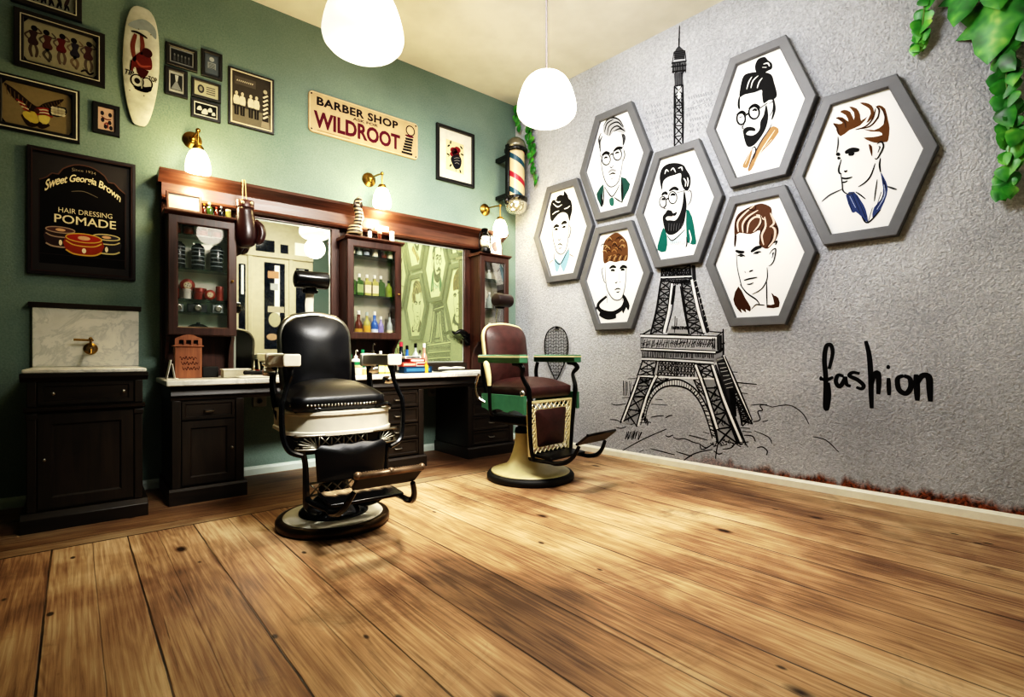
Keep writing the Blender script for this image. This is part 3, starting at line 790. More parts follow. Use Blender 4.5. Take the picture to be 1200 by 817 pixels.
    for sx in (-1, 1):
        X = sx*aw
        if A:
            prof = rrect(.042, .032, .010, 2, (X, .918))
            m = MB(); m.loft([[(x, y, z) for x, z in prof] for y in (-.22, -.215, .19, .20)], True, True); m.build('arm_rest', arm_m, t, bevel=.006)
            MB().box(X-.047, X+.047, .17, .225, .875, .955).build('arm_end_block', M['porc'], t, bevel=.01)
            MB().lathe([(0, -.03), (.022, -.03), (.026, 0), (.022, .03), (0, .03)], 14, (X+sx*.03, .20, .85), 'X').build('ratchet_knob', M['chrome'], t)
            pts = [(X, -.16, .885), (X, -.185, .85), (X+sx*.012, -.18, .80), (X+sx*.035, -.20, .73), (X+sx*.048, -.215, .68), (X+sx*.045, -.22, .55), (X+sx*.02, -.24, .47), (X-sx*.04, -.255, .44)]
            MB().tube(pts, [.02, .016, .013, .013, .014, .014, .014, .012], 8).build('arm_support', frame, t)
            MB().tube([(X, .19, .88), (X+sx*.01, .20, .80), (X, .16, .66), (X-sx*.03, .12, .52)], [.016, .018, .02, .018], 8).build('rear_support', frame, t)
            MB().tube([(X-sx*.02, -.19, .66), (X-sx*.06, -.24, .675), (X-sx*.13, -.265, .672)], [.012, .014, .006], 8).build('arm_scroll', M['gloss_black'], t)
        else:
            prof = rrect(.042, .030, .008, 2, (X, .915))
            m = MB(); m.loft([[(x, y, z) for x, z in prof] for y in (-.22, -.215, .205, .21)], True, True); m.build('arm_rest', arm_m, t, bevel=.006)
            m = MB(); ex = .0435
            m.box(X-ex, X-ex+.003, -.215, .205, .925, .935).box(X+ex-.003, X+ex, -.215, .205, .925, .935).box(X-ex, X+ex, -.2225, -.219, .925, .935); m.build('arm_stripe', M['cream'], t)
            pts = [(X, -.12, .882), (X, -.18, .875), (X, -.21, .845), (X-sx*.02, -.185, .80), (X-sx*.03, -.20, .755), (X-sx*.045, -.225, .70), (X-sx*.055, -.225, .60), (X-sx*.07, -.215, .42), (X-sx*.085, -.215, .27), (X-sx*.10, -.22, .20)]
            MB().tube(pts, [.016, .018, .02, .014, .016, .018, .016, .015, .015, .014], 8).build('arm_support', frame, t)
            MB().tube([(X, .20, .882), (X-sx*.01, .21, .80), (X-sx*.02, .18, .66)], [.014, .016, .016], 8).build('rear_support', frame, t)
            MB().sphere((X-sx*.01, -.20, .67), (.022, .022, .03), 12, 8).build('chrome_knob', M['chrome'], t, sharp=0)
    if not A:
        X = -.385
        MB().tube([(X, .10, .885), (X, .085, .87), (X, .06, .78), (X, .055, .72)], [.016, .024, .020, .014], 12).build('recline_handle', M['cream'], t)
        MB().tube([(X, .055, .725), (X, .05, .60), (X+.02, .06, .52), (X+.07, .08, .50)], .012, 8).build('handle_rod', M['iron'], t)
        MB().tube([(-.34, .215, .80), (-.35, .24, .70), (-.335, .22, .62), (-.31, .16, .585)], .010, 8).build('chrome_bow', M['chrome'], t)
    # --- front apron and calf panel
    if A:
        m = MB(); y = -.265
        for z in (.470, .540): m.tube([(-.27, y+.02, z), (-.15, y, z-.004), (.15, y, z-.004), (.27, y+.02, z)], .0065, 6)
        for k in range(5):
            xa = -.155+.062*k
            m.tube([(xa, y, .468), (xa, y, .540)], .005, 5, 1, False)
            if k < 4 and k != 9:
                m.tube([(xa, y, .473), (xa+.062, y, .535)], .004, 5, 1, False); m.tube([(xa, y, .535), (xa+.062, y, .473)], .004, 5, 1, False)
        for sx in (-1, 1):
            for k in range(6):
                a = radians(8+k*15); m.tube([(sx*.165, y, .475), (sx*(.165+.05*cos(a)), y+.008, .475+.035*sin(a)), (sx*(.165+.10*cos(a)), y+.014, .475+.062*sin(a))], .0038, 5, 3)
        m.build('openwork_apron', M['nickel'], t, sharp=0)
        MB().box(-.25, .25, -.245, -.235, .455, .54).build('apron_back', M['gloss_black'], t)
        oc = [(-.175, .30), (-.185, .44), (-.19, .465), (-.165, .488), (-.12, .482), (-.06, .49), (0, .482), (.06, .49), (.12, .482), (.165, .488), (.19, .465), (.185, .44), (.175, .30), (.10, .295), (0, .295), (-.10, .295)]
        MB().pad(oc[::-1], lambda u, v, h: (u+.012, -.25-h, v), .03, .015, 6).build('calf_panel', M['leather_b'], t, sharp=0)
        for sx in (-1, 1):
            MB().tube([(sx*.24, -.245, .49), (sx*.215, -.235, .40), (sx*.21, -.235, .25), (sx*.20, -.22, .17), (sx*.13, -.16, .12), (sx*.06, -.06, .13)], [.016, .014, .017, .017, .016, .015], 8).build('leg_iron', frame, t)
        m = MB(); lattice_panel(m, -.19, .19, .232, .292, -.235, .004, 7); m.tube([(-.2, -.235, .292), (.2, -.235, .292)], .006, 6, 1, False); m.tube([(-.2, -.235, .230), (.2, -.235, .230)], .006, 6, 1, False)
        m.build('lower_openwork', M['nickel'], t, sharp=0)
    else:
        y = -.20; m = MB()
        ring_frame(m, [(-.225, .215), (.225, .215), (.255, .612), (-.255, .612)], [(0, y+.02), (0, y-.006), (.014, y-.008), (.018, y), (.018, y+.02)])
        ring_frame(m, [(-.165, .275), (.165, .275), (.18, .55), (-.18, .55)], [(0, y+.02), (0, y-.004), (.012, y-.004), (.012, y+.02)])
        lattice_panel(m, -.235, .235, .552, .598, y, .0055, 9); lattice_panel(m, -.225, .225, .232, .275, y, .0055, 9)
        for sx in (-1, 1):
            a_, b_ = sorted((sx*.172, sx*.232)); lattice_panel(m, a_, b_, .27, .555, y, .0055, 2, 1, .75)
        m.build('lattice_panel', M['cream'], t, sharp=30)
        oc = rrect(.165, .135, .02, 4, (0, .4125))
        MB().pad(oc, lambda u, v, h: (u*(1+.09*(v-.41)/.14), y+.012-h, v), .03, .014, 6).build('calf_panel', M['leather_n'], t, sharp=0)
        MB().tube([(-.2, y, .222), (-.14, y-.005, .195), (0, y-.008, .185), (.14, y-.005, .195), (.2, y, .222)], .008, 6).build('panel_foot', M['cream'], t)
    # --- two-step footrest
    pl = .185 if A else .195
    OY, OZ = (0, .045) if A else (.115, .03); OX = .02 if A else 0; WK = .74 if A else .82
    m = MB(); prof = [(-.28, .205), (-.28, .19), (-.47, .175), (-.49, .18), (-.49, .195), (-.47, .198)]
    m.loft([[(x+OX, y+OY, z+OZ) for y, z in prof] for x in (-pl, pl)], True, True)
    step = m.build('foot_step', M['iron'] if not A else M['gloss_black'], t, bevel=.004)
    m = MB()
    for k in range(11):
        yy = -.295-.0165*k+OY; zz = .2055-.0007*k*2.2+OZ
        m.tube([(-pl+.012+OX, yy, zz-.001)]+[(-pl+.03+OX+.34*j/12, yy+.006*(-1)**j, zz) for j in range(13)], .004, 4, 1, False)
    m.build('step_grip', plain('worn_footplate', '#a89274', .4, .45, .4, 20) if A else M['iron'], step, sharp=0)
    for sx in (-1, 1):
        MB().tube([(sx*.205, -.225+OY*.3, .20+OZ*.5), (sx*.20, -.30+OY, .165+OZ), (sx*.19+OX, -.46+OY, .165+OZ), (sx*.19+OX, -.52+OY, .165+OZ), (sx*.18+OX, -.60+OY, .185+OZ), (sx*.165+OX, -.655+OY, .235+OZ*.9), (sx*.19*WK+OX, -.69+OY, .315+OZ*.5)], [.015, .014, .014, .016, .017, .014, .012], 8).build('footrest_arm', frame, t)
    # upper plate, hinged and tipped
    def ft(u, v, h): return (u*WK+OX, -.665+OY-v*cos(radians(38))+h*sin(radians(38)), .305+OZ*.5+v*sin(radians(38))+h*cos(radians(38)))
    m = MB()
    m.loft([[ft(u, v, h) for u, v in rrect(.205, .058, .015, 3, (0, .082))] for h in (0, .016)], True, True)
    fp = m.build('foot_plate', M['rubber'] if A else plain('dark_footplate', '#1a1110', .5, .1, .3), t, bevel=.003)
    m = MB()
    if A:
        m.tube([ft(-.205, .138, .012), ft(.205, .138, .012)], .014, 8, 1, False)
        for k in range(26): m.tube([ft(-.195+.0156*k, .128, .024), ft(-.187+.0156*k, .149, .024)], .0035, 4, 1, False)
        for u in (-.205, 0, .205): m.sphere(ft(u, .138, .016), .018, 8, 6)
        m.build('grip_edge', plain('worn_copper_edge', '#8a7560', .4, .6, .35, 20), fp, sharp=0)
    else:
        m.tube([ft(-.205, .138, .01), ft(.205, .138, .01)], .009, 8, 1, False); m.tube([ft(-.205, .026, .01), ft(.205, .026, .01)], .009, 8, 1, False)
        m.build('grip_edge', M['iron'], fp, sharp=0)
    return t
barber_chair('barber_chair', 'antique barber chair in black leather with cream porcelain arms and white base ring', (1.074, 2.876, 0), radians(-3.6), 'black')
barber_chair('barber_chair', 'antique barber chair in brown leather with green arms and cream lattice front', (2.625, 2.945, 0), radians(6.5), 'brown')
# ------------------------------------------------------------------ pictures on the green wall
def framed(name, label, px, w_mat=None, border=.03, depth=.025, frame_c='#121113', mat_c='#d8d2bc', slip=None, cat='framed picture', group=None, art=None, lean=.0):
    # px: photo survey (x0, x1, ytop0, ytop1, ybot0, ybot1) on the green wall
    x0, x1, ta, tb_, ba, bb = px
    q = [gw(x0, ta), gw(x1, tb_), gw(x0, ba), gw(x1, bb)]
    X0, X1 = q[0][0], q[1][0]; Z1 = (q[0][1]+q[1][1])/2; Z0 = (q[2][1]+q[3][1])/2
    W, Hh = X1-X0, Z1-Z0
    t = thing(name, label, cat, ((X0+X1)/2, WY, (Z0+Z1)/2), 0, group)
    poly = [(-W/2, -Hh/2), (W/2, -Hh/2), (W/2, Hh/2), (-W/2, Hh/2)]
    m = MB(); ring_frame(m, poly, [(0, -.001), (0, -depth+.003), (.003, -depth), (border-.004, -depth), (border, -depth+.004), (border, -.006)])
    if slip:
        m.mat(1); ring_frame(m, inset(poly, border*slip[0]), [(0, -depth+.001), (0, -depth-.002), (slip[1], -depth-.002), (slip[1], -depth+.001)])
    m.build('frame', [plain('frame_'+frame_c.lstrip('#'), frame_c, .38, var=.15), ink(slip[2]) if slip else M['black']], t)
    b = border-.002
    MB().box(-W/2+b, W/2-b, -.010, -.003, -Hh/2+b, Hh/2-b).build('picture_sheet', plain('sheet_'+mat_c.lstrip('#'), mat_c, .6, var=.10, scale=12), t, sharp=0)
    if art:
        a = Art(step=.0004); iw, ih = W/2-border, Hh/2-border
        art(a, iw, ih); a.mb.M = Matrix.Translation((0, -.0105, 0)); 
        a.mb.v = [(x, y-.0105, z) for x, y, z in a.mb.v]
        a.build('print', t)
    return t
def dancer(a, x, z, h, c, flip=1, pose=0):
    # small standing flash-sheet figure
    s = h/2
    a.oval((x+.05*s*flip, z+.80*s), .15*s, .17*s, None, c[0], 1)
    a.fill([(x-.20*s, z+.60*s), (x+.20*s, z+.62*s), (x+.13*s, z+.25*s), (x+.24*s, z-.02*s), (x+.14*s, z-.22*s), (x-.16*s, z-.22*s), (x-.24*s, z), (x-.12*s, z+.28*s)], c[1], 1)
    a.stroke([(x-.08*s, z-.18*s), (x-.14*s*flip, z-.55*s), (x-.05*s*flip, z-.98*s)], .15*s, c[2], 1, .35)
    a.stroke([(x+.08*s, z-.18*s), (x+.18*s*flip, z-.55*s), (x+.02*s*flip+.1*s, z-.95*s)], .14*s, c[2], 1, .35)
    a.stroke([(x-.16*s, z+.55*s), (x-.36*s, z+.30*s), (x-.18*s, z+.05*s)], .09*s, c[2], 1, .3)
    a.stroke([(x+.16*s, z+.55*s), (x+.38*s, z+.62*s), (x+.20*s, z+.86*s)], .09*s, c[2], 1, .3)
def corners(a, w, h, c='#141214', k=.16):
    for sx in (-1, 1):
        for sz in (-1, 1):
            a.raw([(sx*w, sz*h), (sx*w, sz*h*(1-k*1.3)), (sx*w*(1-k*.7), sz*h)][::1], c, 3)
def art_flash(a, w, h):
    a.raw([(-w*.98, -h*.96), (w*.98, -h*.96), (w*.98, h*.96), (-w*.98, h*.96)], '#8d8b7a', 0)
    cs = [('#171318', '#3b2a2c', '#4b3f3a'), ('#171318', '#50302e', '#4b4640'), ('#1b1618', '#5a2226', '#5c5048'), ('#1b1618', '#2e2c3a', '#6d6052'), ('#171318', '#4a3034', '#57504a')]
    for k in range(5): dancer(a, (-.76+.38*k)*w, .02*h*(-1)**k, h*1.55, cs[k], (-1)**k)
    for k in range(5): a.stroke([((-.60+.3*k)*w, -.6*h), ((-.56+.3*k)*w, -.66*h)], .006, '#2a2424', 2)
    a.stroke([(.55*w, -.82*h), (.68*w, -.70*h), (.8*w, -.84*h), (.92*w, -.7*h)], .014, '#201a1c', 2); corners(a, w, h)
def art_flash2(a, w, h):
    a.raw([(-w*.97, -h*.96), (w*.97, -h*.96), (w*.97, h*.96), (-w*.97, h*.96)], '#8f9288', 0)
    for k in range(6):
        x = (-.7+.28*k)*w; a.oval((x, -.42*h), .07*w, .32*h, None, ['#24222a', '#3b2f33'][k % 2], 1, .3*(-1)**k)
        a.stroke([(x-.08*w, -.9*h), (x, -.6*h), (x+.08*w, -.85*h)], .012, '#1b181c', 2)
    corners(a, w, h)
def art_eagle(a, w, h):
    a.raw([(-w*.98, -h*.96), (w*.98, -h*.96), (w*.98, h*.96), (-w*.98, h*.96)], '#83775a', 0)
    a.fill([(-.95*w, .85*h), (-.6*w, .62*h), (-.2*w, .2*h), (0, .1*h), (.2*w, .35*h), (.75*w, .75*h), (.55*w, .35*h), (.25*w, -.05*h), (0, -.28*h), (-.3*w, -.15*h), (-.7*w, .25*h)], '#2a201c', 1)
    for k in range(7):
        t = k/6; a.stroke([(-.9*w+.7*w*t, .78*h-.62*h*t), (-.86*w+.62*w*t, .35*h-.42*h*t)], .008, '#6e5c40', 2)
        a.stroke([(.12*w+.5*w*t, .22*h+.42*h*t), (.24*w+.42*w*t, -.02*h+.40*h*t)], .008, '#5d4c36', 2)
    for k in range(5):
        a.stroke([(-.05*w, -.02*h-.07*h*k), (.2*w, .08*h-.07*h*k), (.42*w, .02*h-.07*h*k)], .011, ['#8d2f2c', '#d5cbb0'][k % 2], 3, .1)
        a.stroke([(-.62*w+.05*w*k, .22*h-.09*h*k), (-.42*w+.05*w*k, .12*h-.09*h*k)], .012, ['#8d2f2c', '#cbbf9f'][k % 2], 3, .1)
    a.fill([(.36*w, .22*h), (.82*w, .34*h), (.78*w, -.1*h), (.34*w, -.2*h)], '#20242e', 3, 2)
    for i in range(4):
        for j in range(3): a.oval((.44*w+.1*w*i, -.05*h+.12*h*j), .012, .012, None, '#cfc8ae', 4, 0, 6)
    a.fill([(-.42*w, -.3*h), (-.1*w, -.2*h), (.02*w, -.62*h), (-.12*w, -.75*h), (-.38*w, -.58*h)], '#b7a552', 3)
    a.fill([(.04*w, -.25*h), (.34*w, -.28*h), (.26*w, -.66*h), (.05*w, -.6*h)], '#c3b568', 3)
    a.stroke([(-.45*w, -.45*h), (-.25*w, -.85*h), (0, -.72*h), (.1*w, -.84*h), (.32*w, -.66*h)], .03, '#2f2219', 2)
    a.fill([(-.02*w, -.28*h), (.05*w, -.12*h), (-.02*w, .02*h), (-.12*w, -.1*h)], '#4a2b22', 4)
    corners(a, w, h)
def art_small(kind):
    def f(a, w, h):
        if kind == 'flowers':
            a.raw([(-w, -h), (w, -h), (w, h), (-w, h)], '#b59c8d', 0)
            for x, z in ((-.5, .5), (.45, .45), (-.45, -.1), (.4, -.25), (-.1, -.65), (.55, -.7)): a.oval((x*w, z*h), .22*w, .2*h, None, '#23202c', 1)
            a.stroke([(-.6*w, .2*h), (0, 0), (.6*w, .1*h)], .008, '#5a2a2c', 2); a.stroke([(-.3*w, -.5*h), (.1*w, -.3*h), (.2*w, -.8*h)], .008, '#7a3a34', 2)
        elif kind == 'street':
            a.raw([(-w*.8, -h*.75), (w*.8, -h*.75), (w*.8, h*.75), (-w*.8, h*.75)], '#2a2c30', 1)
            a.fill([(-.75*w, -.7*h), (-.1*w, .1*h), (.1*w, .1*h), (.7*w, -.7*h)], '#7d848a', 2, 1); a.fill([(-.1*w, .1*h), (.15*w, .1*h), (.3*w, .7*h), (-.2*w, .7*h)], '#aab0b4', 2, 1)
        elif kind == 'group':
            a.raw([(-w*.9, -h*.8), (w*.9, -h*.8), (w*.9, h*.8), (-w*.9, h*.8)], '#23262c', 1)
            for k in range(5): a.oval(((-.6+.3*k)*w, .1*h), .07*w, .18*h, None, '#6b7075', 2); a.fill([((-.7+.3*k)*w, -.7*h), ((-.5+.3*k)*w, -.7*h), ((-.54+.3*k)*w, 0), ((-.66+.3*k)*w, 0)], '#484c52', 2, 1)
        elif kind == 'licence':
            a.raw([(-w*.8, -h*.86), (w*.8, -h*.86), (w*.8, h*.86), (-w*.8, h*.86)], '#56606c', 1)
            a.oval((0, .52*h), .34*w, .22*h, None, '#a7adb0', 2); a.raw([(-w*.55, -h*.4), (w*.55, -h*.4), (w*.55, h*.2), (-w*.55, h*.2)], '#9aa1a6', 2)
            for k in range(5): a.stroke([(-.45*w, .08*h-.11*h*k), (.45*w, .08*h-.11*h*k)], .004, '#2c3440', 3, 0)
        elif kind == 'note':
            a.raw([(-w*.92, -h*.8), (w*.92, -h*.8), (w*.92, h*.8), (-w*.92, h*.8)], '#a9a894', 1)
            a.oval((-.45*w, 0), .28*w, .6*h, None, '#33353a', 2); a.oval((-.45*w, .02*h), .14*w, .34*h, None, '#8d8c7c', 3)
            for k in range(4): a.stroke([(.0*w, .45*h-.3*h*k), (.75*w, .45*h-.3*h*k)], .007, '#4c4e50', 2, 0)
        elif kind == 'scene':
            a.raw([(-w*.92, -h*.82), (w*.92, -h*.82), (w*.92, h*.82), (-w*.92, h*.82)], '#17191c', 1)
            for x, z, r in ((-.55, .1, .2), (-.1, -.25, .26), (.35, .15, .2), (.65, -.3, .16)): a.fill([((x-r)*w, (z-r*1.4)*h), ((x+r)*w, (z-r)*h), ((x+r*.5)*w, (z+r*1.8)*h), ((x-r*.6)*w, (z+r)*h)], '#b9bcb6', 2)
    return f
def art_barbers(a, w, h):
    a.raw([(-w*.97, -h*.97), (w*.97, -h*.97), (w*.97, h*.97), (-w*.97, h*.97)], '#6f6a5c', 0)
    a.raw([(-w*.97, -h*.35), (w*.97, -h*.35), (w*.97, h*.97), (-w*.97, h*.97)], '#413d38', 1)
    a.raw([(-w*.8, h*.5), (w*.2, h*.5), (w*.2, h*.8), (-w*.8, h*.8)], '#55504a', 2)
    for k in range(9): a.stroke([((-.7+.09*k)*w, .62*h), ((-.66+.09*k)*w, .68*h)], .007, '#b8b09a', 3, 0)
    for k in range(4):
        x = (-.72+.28*k+(.12 if k > 1 else 0))*w
        a.oval((x, .16*h), .07*w, .075*h, None, '#c4b9a0', 3); a.fill([(x-.13*w, -.26*h), (x+.13*w, -.26*h), (x+.12*w, .06*h), (x-.12*w, .06*h)], '#cfc7b0', 3, 2)
        a.raw([(x-.10*w, -.66*h), (x+.10*w, -.66*h), (x+.11*w, -.26*h), (x-.11*w, -.26*h)], '#22201f', 3)
        a.stroke([(x, -.28*h), (x, -.64*h)], .006, '#57524a', 4, 0)
    a.raw([(.52*w, -.72*h), (.82*w, -.72*h), (.78*w, .42*h), (.56*w, .42*h)], '#2e2b29', 3); a.oval((.67*w, .5*h), .1*w, .08*h, None, '#b3aa94', 3)
    for k in range(6): a.stroke([(.56*w, (-.55+.16*k)*h), (.80*w, (-.42+.16*k)*h)], .014, '#c9c0aa', 4, 0)
    a.raw([(.46*w, -.9*h), (.9*w, -.9*h), (.86*w, -.66*h), (.5*w, -.66*h)], '#8d8573', 4)
def art_rose(a, w, h):
    a.raw([(-w*.58, -h*.62), (w*.52, -h*.66), (w*.52, h*.58), (-w*.58, h*.62)], '#d8cc9c', 0)
    for x, z, r in ((-.1, .22, .22), (.12, .3, .2), (-.2, .05, .15), (.05, .1, .22)): a.oval((x*w, z*h), r*w, r*h*.62, None, '#7a2029', 1)
    for k in range(4): a.oval((0, .2*h), (.08+.06*k)*w, (.05+.04*k)*h, .006, '#2a0f14', 3, .4*k, 14, .5*k, .5*k+4.2)
    a.fill([(-.28*w, -.1*h), (.1*w, .12*h), (.36*w, -.05*h), (.3*w, -.4*h), (0, -.52*h), (-.2*w, -.34*h)], '#1b1c24', 2)
    for x0, z0, x1, z1 in ((-.1, -.1, .25, -.02), (-.08, -.2, .28, -.14), (-.05, -.3, .24, -.28)): a.stroke([(x0*w, z0*h), ((x0+x1)/2*w, (z0+.06)*h), (x1*w, z1*h)], .006, '#8f8d86', 3)
    for x, z, an in ((-.42, .36, .7), (-.3, .52, 1.4), (.36, .44, -.7), (.42, .16, -.2), (-.45, .0, 2.8), (-.3, -.42, -2.2), (.3, -.56, -1.2)): a.oval((x*w, z*h), .10*w, .035*h, None, '#1d2120', 1, an)
    a.stroke([(-.36*w, -.02*h), (-.46*w, -.1*h)], .006, '#1d2120', 2); a.stroke([(0, -.5*h), (.06*w, -.62*h)], .01, '#1d2120', 2)
framed('picture_frame', 'black framed flash sheet cut off by the top edge, highest in the stack', (13, 96, -50, -28, 2, 28), None, .035, .03, '#141214', '#8a8c82', (.72, .006, '#b9b6a6'), group='black framed flash sheets', art=art_flash2)
framed('picture_frame', 'black framed flash sheet showing a row of five standing women', (16.5, 123, 10, 42, 76, 105), None, .045, .03, '#141214', '#8d8b7a', (.62, .005, '#b9b6a6'), group='black framed flash sheets', art=art_flash)
framed('picture_frame', 'black framed print of an eagle spreading wings over striped flags', (-8, 93.6, 84, 108, 149, 169.6), None, .04, .03, '#141214', '#83775a', (.30, .007, '#cfccba'), group='black framed flash sheets', art=art_eagle)
framed('picture_frame', 'tiny black framed flower print between the eagle print and the skateboard', (108.5, 140.3, 119, 126.6, 156, 161), None, .028, .022, '#101012', '#b59c8d', art=art_small('flowers'))
framed('picture_frame', 'small wide black framed photo of a group, topmost beside the skateboard', (194, 231, 50.5, 60, 77, 84.5), None, .024, .02, '#101012', '#8e9296', group='small black frames', art=art_small('group'))
framed('picture_frame', 'small upright black frame with a bluish certificate', (235.5, 260, 57.5, 65, 90, 95), None, .022, .02, '#101012', '#3e4652', group='small black frames', art=art_small('licence'))
framed('picture_frame', 'small black framed street photo nearest the skateboard', (193, 219.7, 78, 84.5, 111, 116), None, .024, .02, '#101012', '#9ea2a2', group='small black frames', art=art_small('street'))
framed('picture_frame', 'small black frame holding a pale banknote with round portrait', (224, 258.5, 91, 100, 115.5, 119.5), None, .018, .02, '#101012', '#a9a894', group='small black frames', art=art_small('note'))
framed('picture_frame', 'small black framed high contrast photo directly under the banknote frame', (223.5, 258, 117, 121, 137, 145), None, .02, .02, '#101012', '#c7c9c2', group='small black frames', art=art_small('scene'))
framed('picture_frame', 'old photograph of four white coated barbers beside a striped pole in thin dark frame', (267, 320.6, 79.5, 93, 146, 158), None, .016, .02, '#1a1715', '#c9c0a8', (1.0, .01, '#c9c0a8'), art=art_barbers)
framed('picture_frame', 'black framed rose tattoo print with wide cream mount', (510.5, 554.5, 144, 159, 211, 220.5), None, .032, .03, '#0f0f11', '#dcd8c6', art=art_rose)
# pomade poster
def art_pomade(a, w, h):
    top = [(-.86, .52), (-.72, .58), (-.62, .66), (-.5, .66), (-.42, .76), (-.2, .86), (.0, .88), (.2, .86), (.42, .76), (.5, .66), (.62, .66), (.72, .58), (.86, .50)]
    T = [(x*w, z*h) for x, z in top]
    a.raw([(-.86*w, -.86*h)]+[(.86*w, -.86*h)]+T[::-1], '#0d0b0d', 0)
    a.stroke(T, .008, '#574038', 1, 0, 2); a.stroke([(-.86*w, .52*h), (-.86*w, -.84*h)], .006, '#2a2223', 1, 0); a.stroke([(.86*w, .5*h), (.86*w, -.84*h)], .006, '#3d3030', 1, 0)
    a.stroke([(-.86*w, -.70*h), (.86*w, -.70*h)], .004, '#2f2727', 1, 0)
    def arc(amp, base, hh, xs):
        def f(u, v):
            x = (-1+2*u)*xs; k = 1+.18*(1-u)*(u < .2)
            return (x*w, (base+amp*(1-(x/xs)**2)+hh*v*k*(.9+.25*abs(2*u-1)))*h)
        return f
    a.text('Sweet Georgia Brown', 0, 0, 1, 1, '#d9cda8', 2, .018, .22, arc(.27, .28, .17, .76), .92)
    a.text('Since 1934', 0, 0, 1, 1, '#8f8570', 2, 0, 0, arc(.02, .745, .045, .24))
    a.stroke([(-.25*w, .40*h), (0, .43*h), (.28*w, .36*h)], .005, '#6f6758', 2, .2)
    a.text('HAIR DRESSING', -.50*w, .02*h, 1.08*w, .085*h, '#d9cda8', 2, .0)
    a.text('POMADE', -.58*w, -.16*h, 1.24*w, .145*h, '#d9cda8', 2, .012)
    def tin(cx, cz, rw_, rh, hh, side, lid, rim, L):
        a.fill([(cx-rw_, cz), (cx-rw_, cz-hh), (cx-rw_*.6, cz-hh-rh*.8), (cx, cz-hh-rh), (cx+rw_*.6, cz-hh-rh*.8), (cx+rw_, cz-hh), (cx+rw_, cz)], side, L, 2)
        a.stroke([(cx-rw_, cz-hh), (cx-rw_*.6, cz-hh-rh*.8), (cx, cz-hh-rh), (cx+rw_*.6, cz-hh-rh*.8), (cx+rw_, cz-hh)], .010, rim, L+1, 0)
        a.stroke([(cx-rw_, cz-hh*.3), (cx-rw_*.6, cz-hh*.3-rh*.8), (cx, cz-hh*.3-rh), (cx+rw_*.6, cz-hh*.3-rh*.8), (cx+rw_, cz-hh*.3)], .008, rim, L+1, 0)
        a.oval((cx, cz), rw_, rh, None, lid, L+2); a.oval((cx, cz), rw_, rh, .007, rim, L+3)
        a.oval((cx, cz), rw_*.35, rh*.5, None, '#c9a37c', L+4); a.oval((cx, cz-hh*.75-rh*.7), rw_*.12, hh*.2, None, '#e2d6b4', L+4)
    tin(-.46*w, -.28*h, .28*w, .05*h, .24*h, '#35282a', '#553a38', '#a08c78', 2)
    tin(.46*w, -.32*h, .28*w, .05*h, .24*h, '#2c2b30', '#34333c', '#c2b684', 2)
    tin(0, -.38*h, .36*w, .075*h, .22*h, '#8a3420', '#9a3228', '#c9a44a', 8)
pt = framed('poster', 'large dark framed pomade advert with three tins above the washstand', (32, 158.5, 172, 193, 320, 330), None, .02, .03, '#20181a', '#191417', (.9, .008, '#3a2c2c'), 'poster', art=art_pomade)
# tin sign
q = [gw(361, 106), gw(489, 145.5), gw(489, 188), gw(361, 154)]
sx0, sx1 = q[0][0], q[1][0]; sz1 = (q[0][1]+q[1][1])/2; sz0 = (q[2][1]+q[3][1])/2; sw, sh = (sx1-sx0)/2, (sz1-sz0)/2
sg_ = thing('tin_sign', 'tan enamel sign with dark red and black barber shop lettering', 'sign', ((sx0+sx1)/2, WY, (sz0+sz1)/2))
m = MB(); o = rrect(sw, sh, .035, 5)
m.loft([[(x*k, y, z*k) for x, z in o] for k, y in ((1, -.001), (1, -.010), (.995, -.014), (.98, -.014))], True, True)
m.build('sign_plate', plain('tan_enamel', '#b39a78', .45, var=.12, scale=7), sg_, sharp=50)
m = MB(); ring_frame(m, inset(o, .006), [(0, -.0142), (.0, -.017), (.007, -.017), (.007, -.0142)]); m.build('rim', plain('tan_rim', '#c7b291', .4), sg_, sharp=0)
a = Art(step=.0006)
a.text('BARBER SHOP', -.87*sw, .36*sh, 1.46*sw, .42*sh, '#1a1718', 1, .035, 0, None, 1.08)
a.text('ASK FOR', -.26*sw, .15*sh, .46*sw, .14*sh, '#1a1718', 1, .02)
a.text('WILDROOT', -.92*sw, -.74*sh, 1.55*sw, .82*sh, '#4e1226', 1, .035, 0, None, 1.0)
a.stroke([(-.86*sw, -.86*sh), (-.3*sw, -.86*sh)], .006, '#8d7658', 1, 0)
a.mb.v = [(x, y-.0146, z) for x, y, z in a.mb.v]; a.build('lettering', sg_)
a = Art(step=.0006)
a.oval((.84*sw, .50*sh), .085*sw, .26*sh, .010, '#1a1718', 1); a.oval((.84*sw, .50*sh), .068*sw, .21*sh, None, '#c2ab88', 1)
a.raw([(.68*sw, -.74*sh), (.86*sw, -.74*sh), (.90*sw, .14*sh), (.74*sw, .14*sh)], '#cbb896', 1)
for k in range(5):
    z = -.62+.155*k; a.stroke([((.685+.013*k)*sw, z*sh), ((.862+.008*k)*sw, (z+.03)*sh)], .022, '#1a1718', 2, 0)
a.oval((.82*sw, .18*sh), .09*sw, .07*sh, None, '#4e1226', 2); a.raw([(.66*sw, -.84*sh), (.88*sw, -.84*sh), (.88*sw, -.72*sh), (.66*sw, -.72*sh)], '#1a1718', 2)
a.mb.v = [(x, y-.0146, z) for x, y, z in a.mb.v]; a.build('pole_emblem', sg_)
for x in (-.955, .955):
    for z in (-.86, .86): MB().lathe([(0, -.014), (.008, -.014), (.006, -.018), (0, -.019)], 10, (x*sw, 0, z*sh), 'Y').build('screw', M['iron'], sg_)
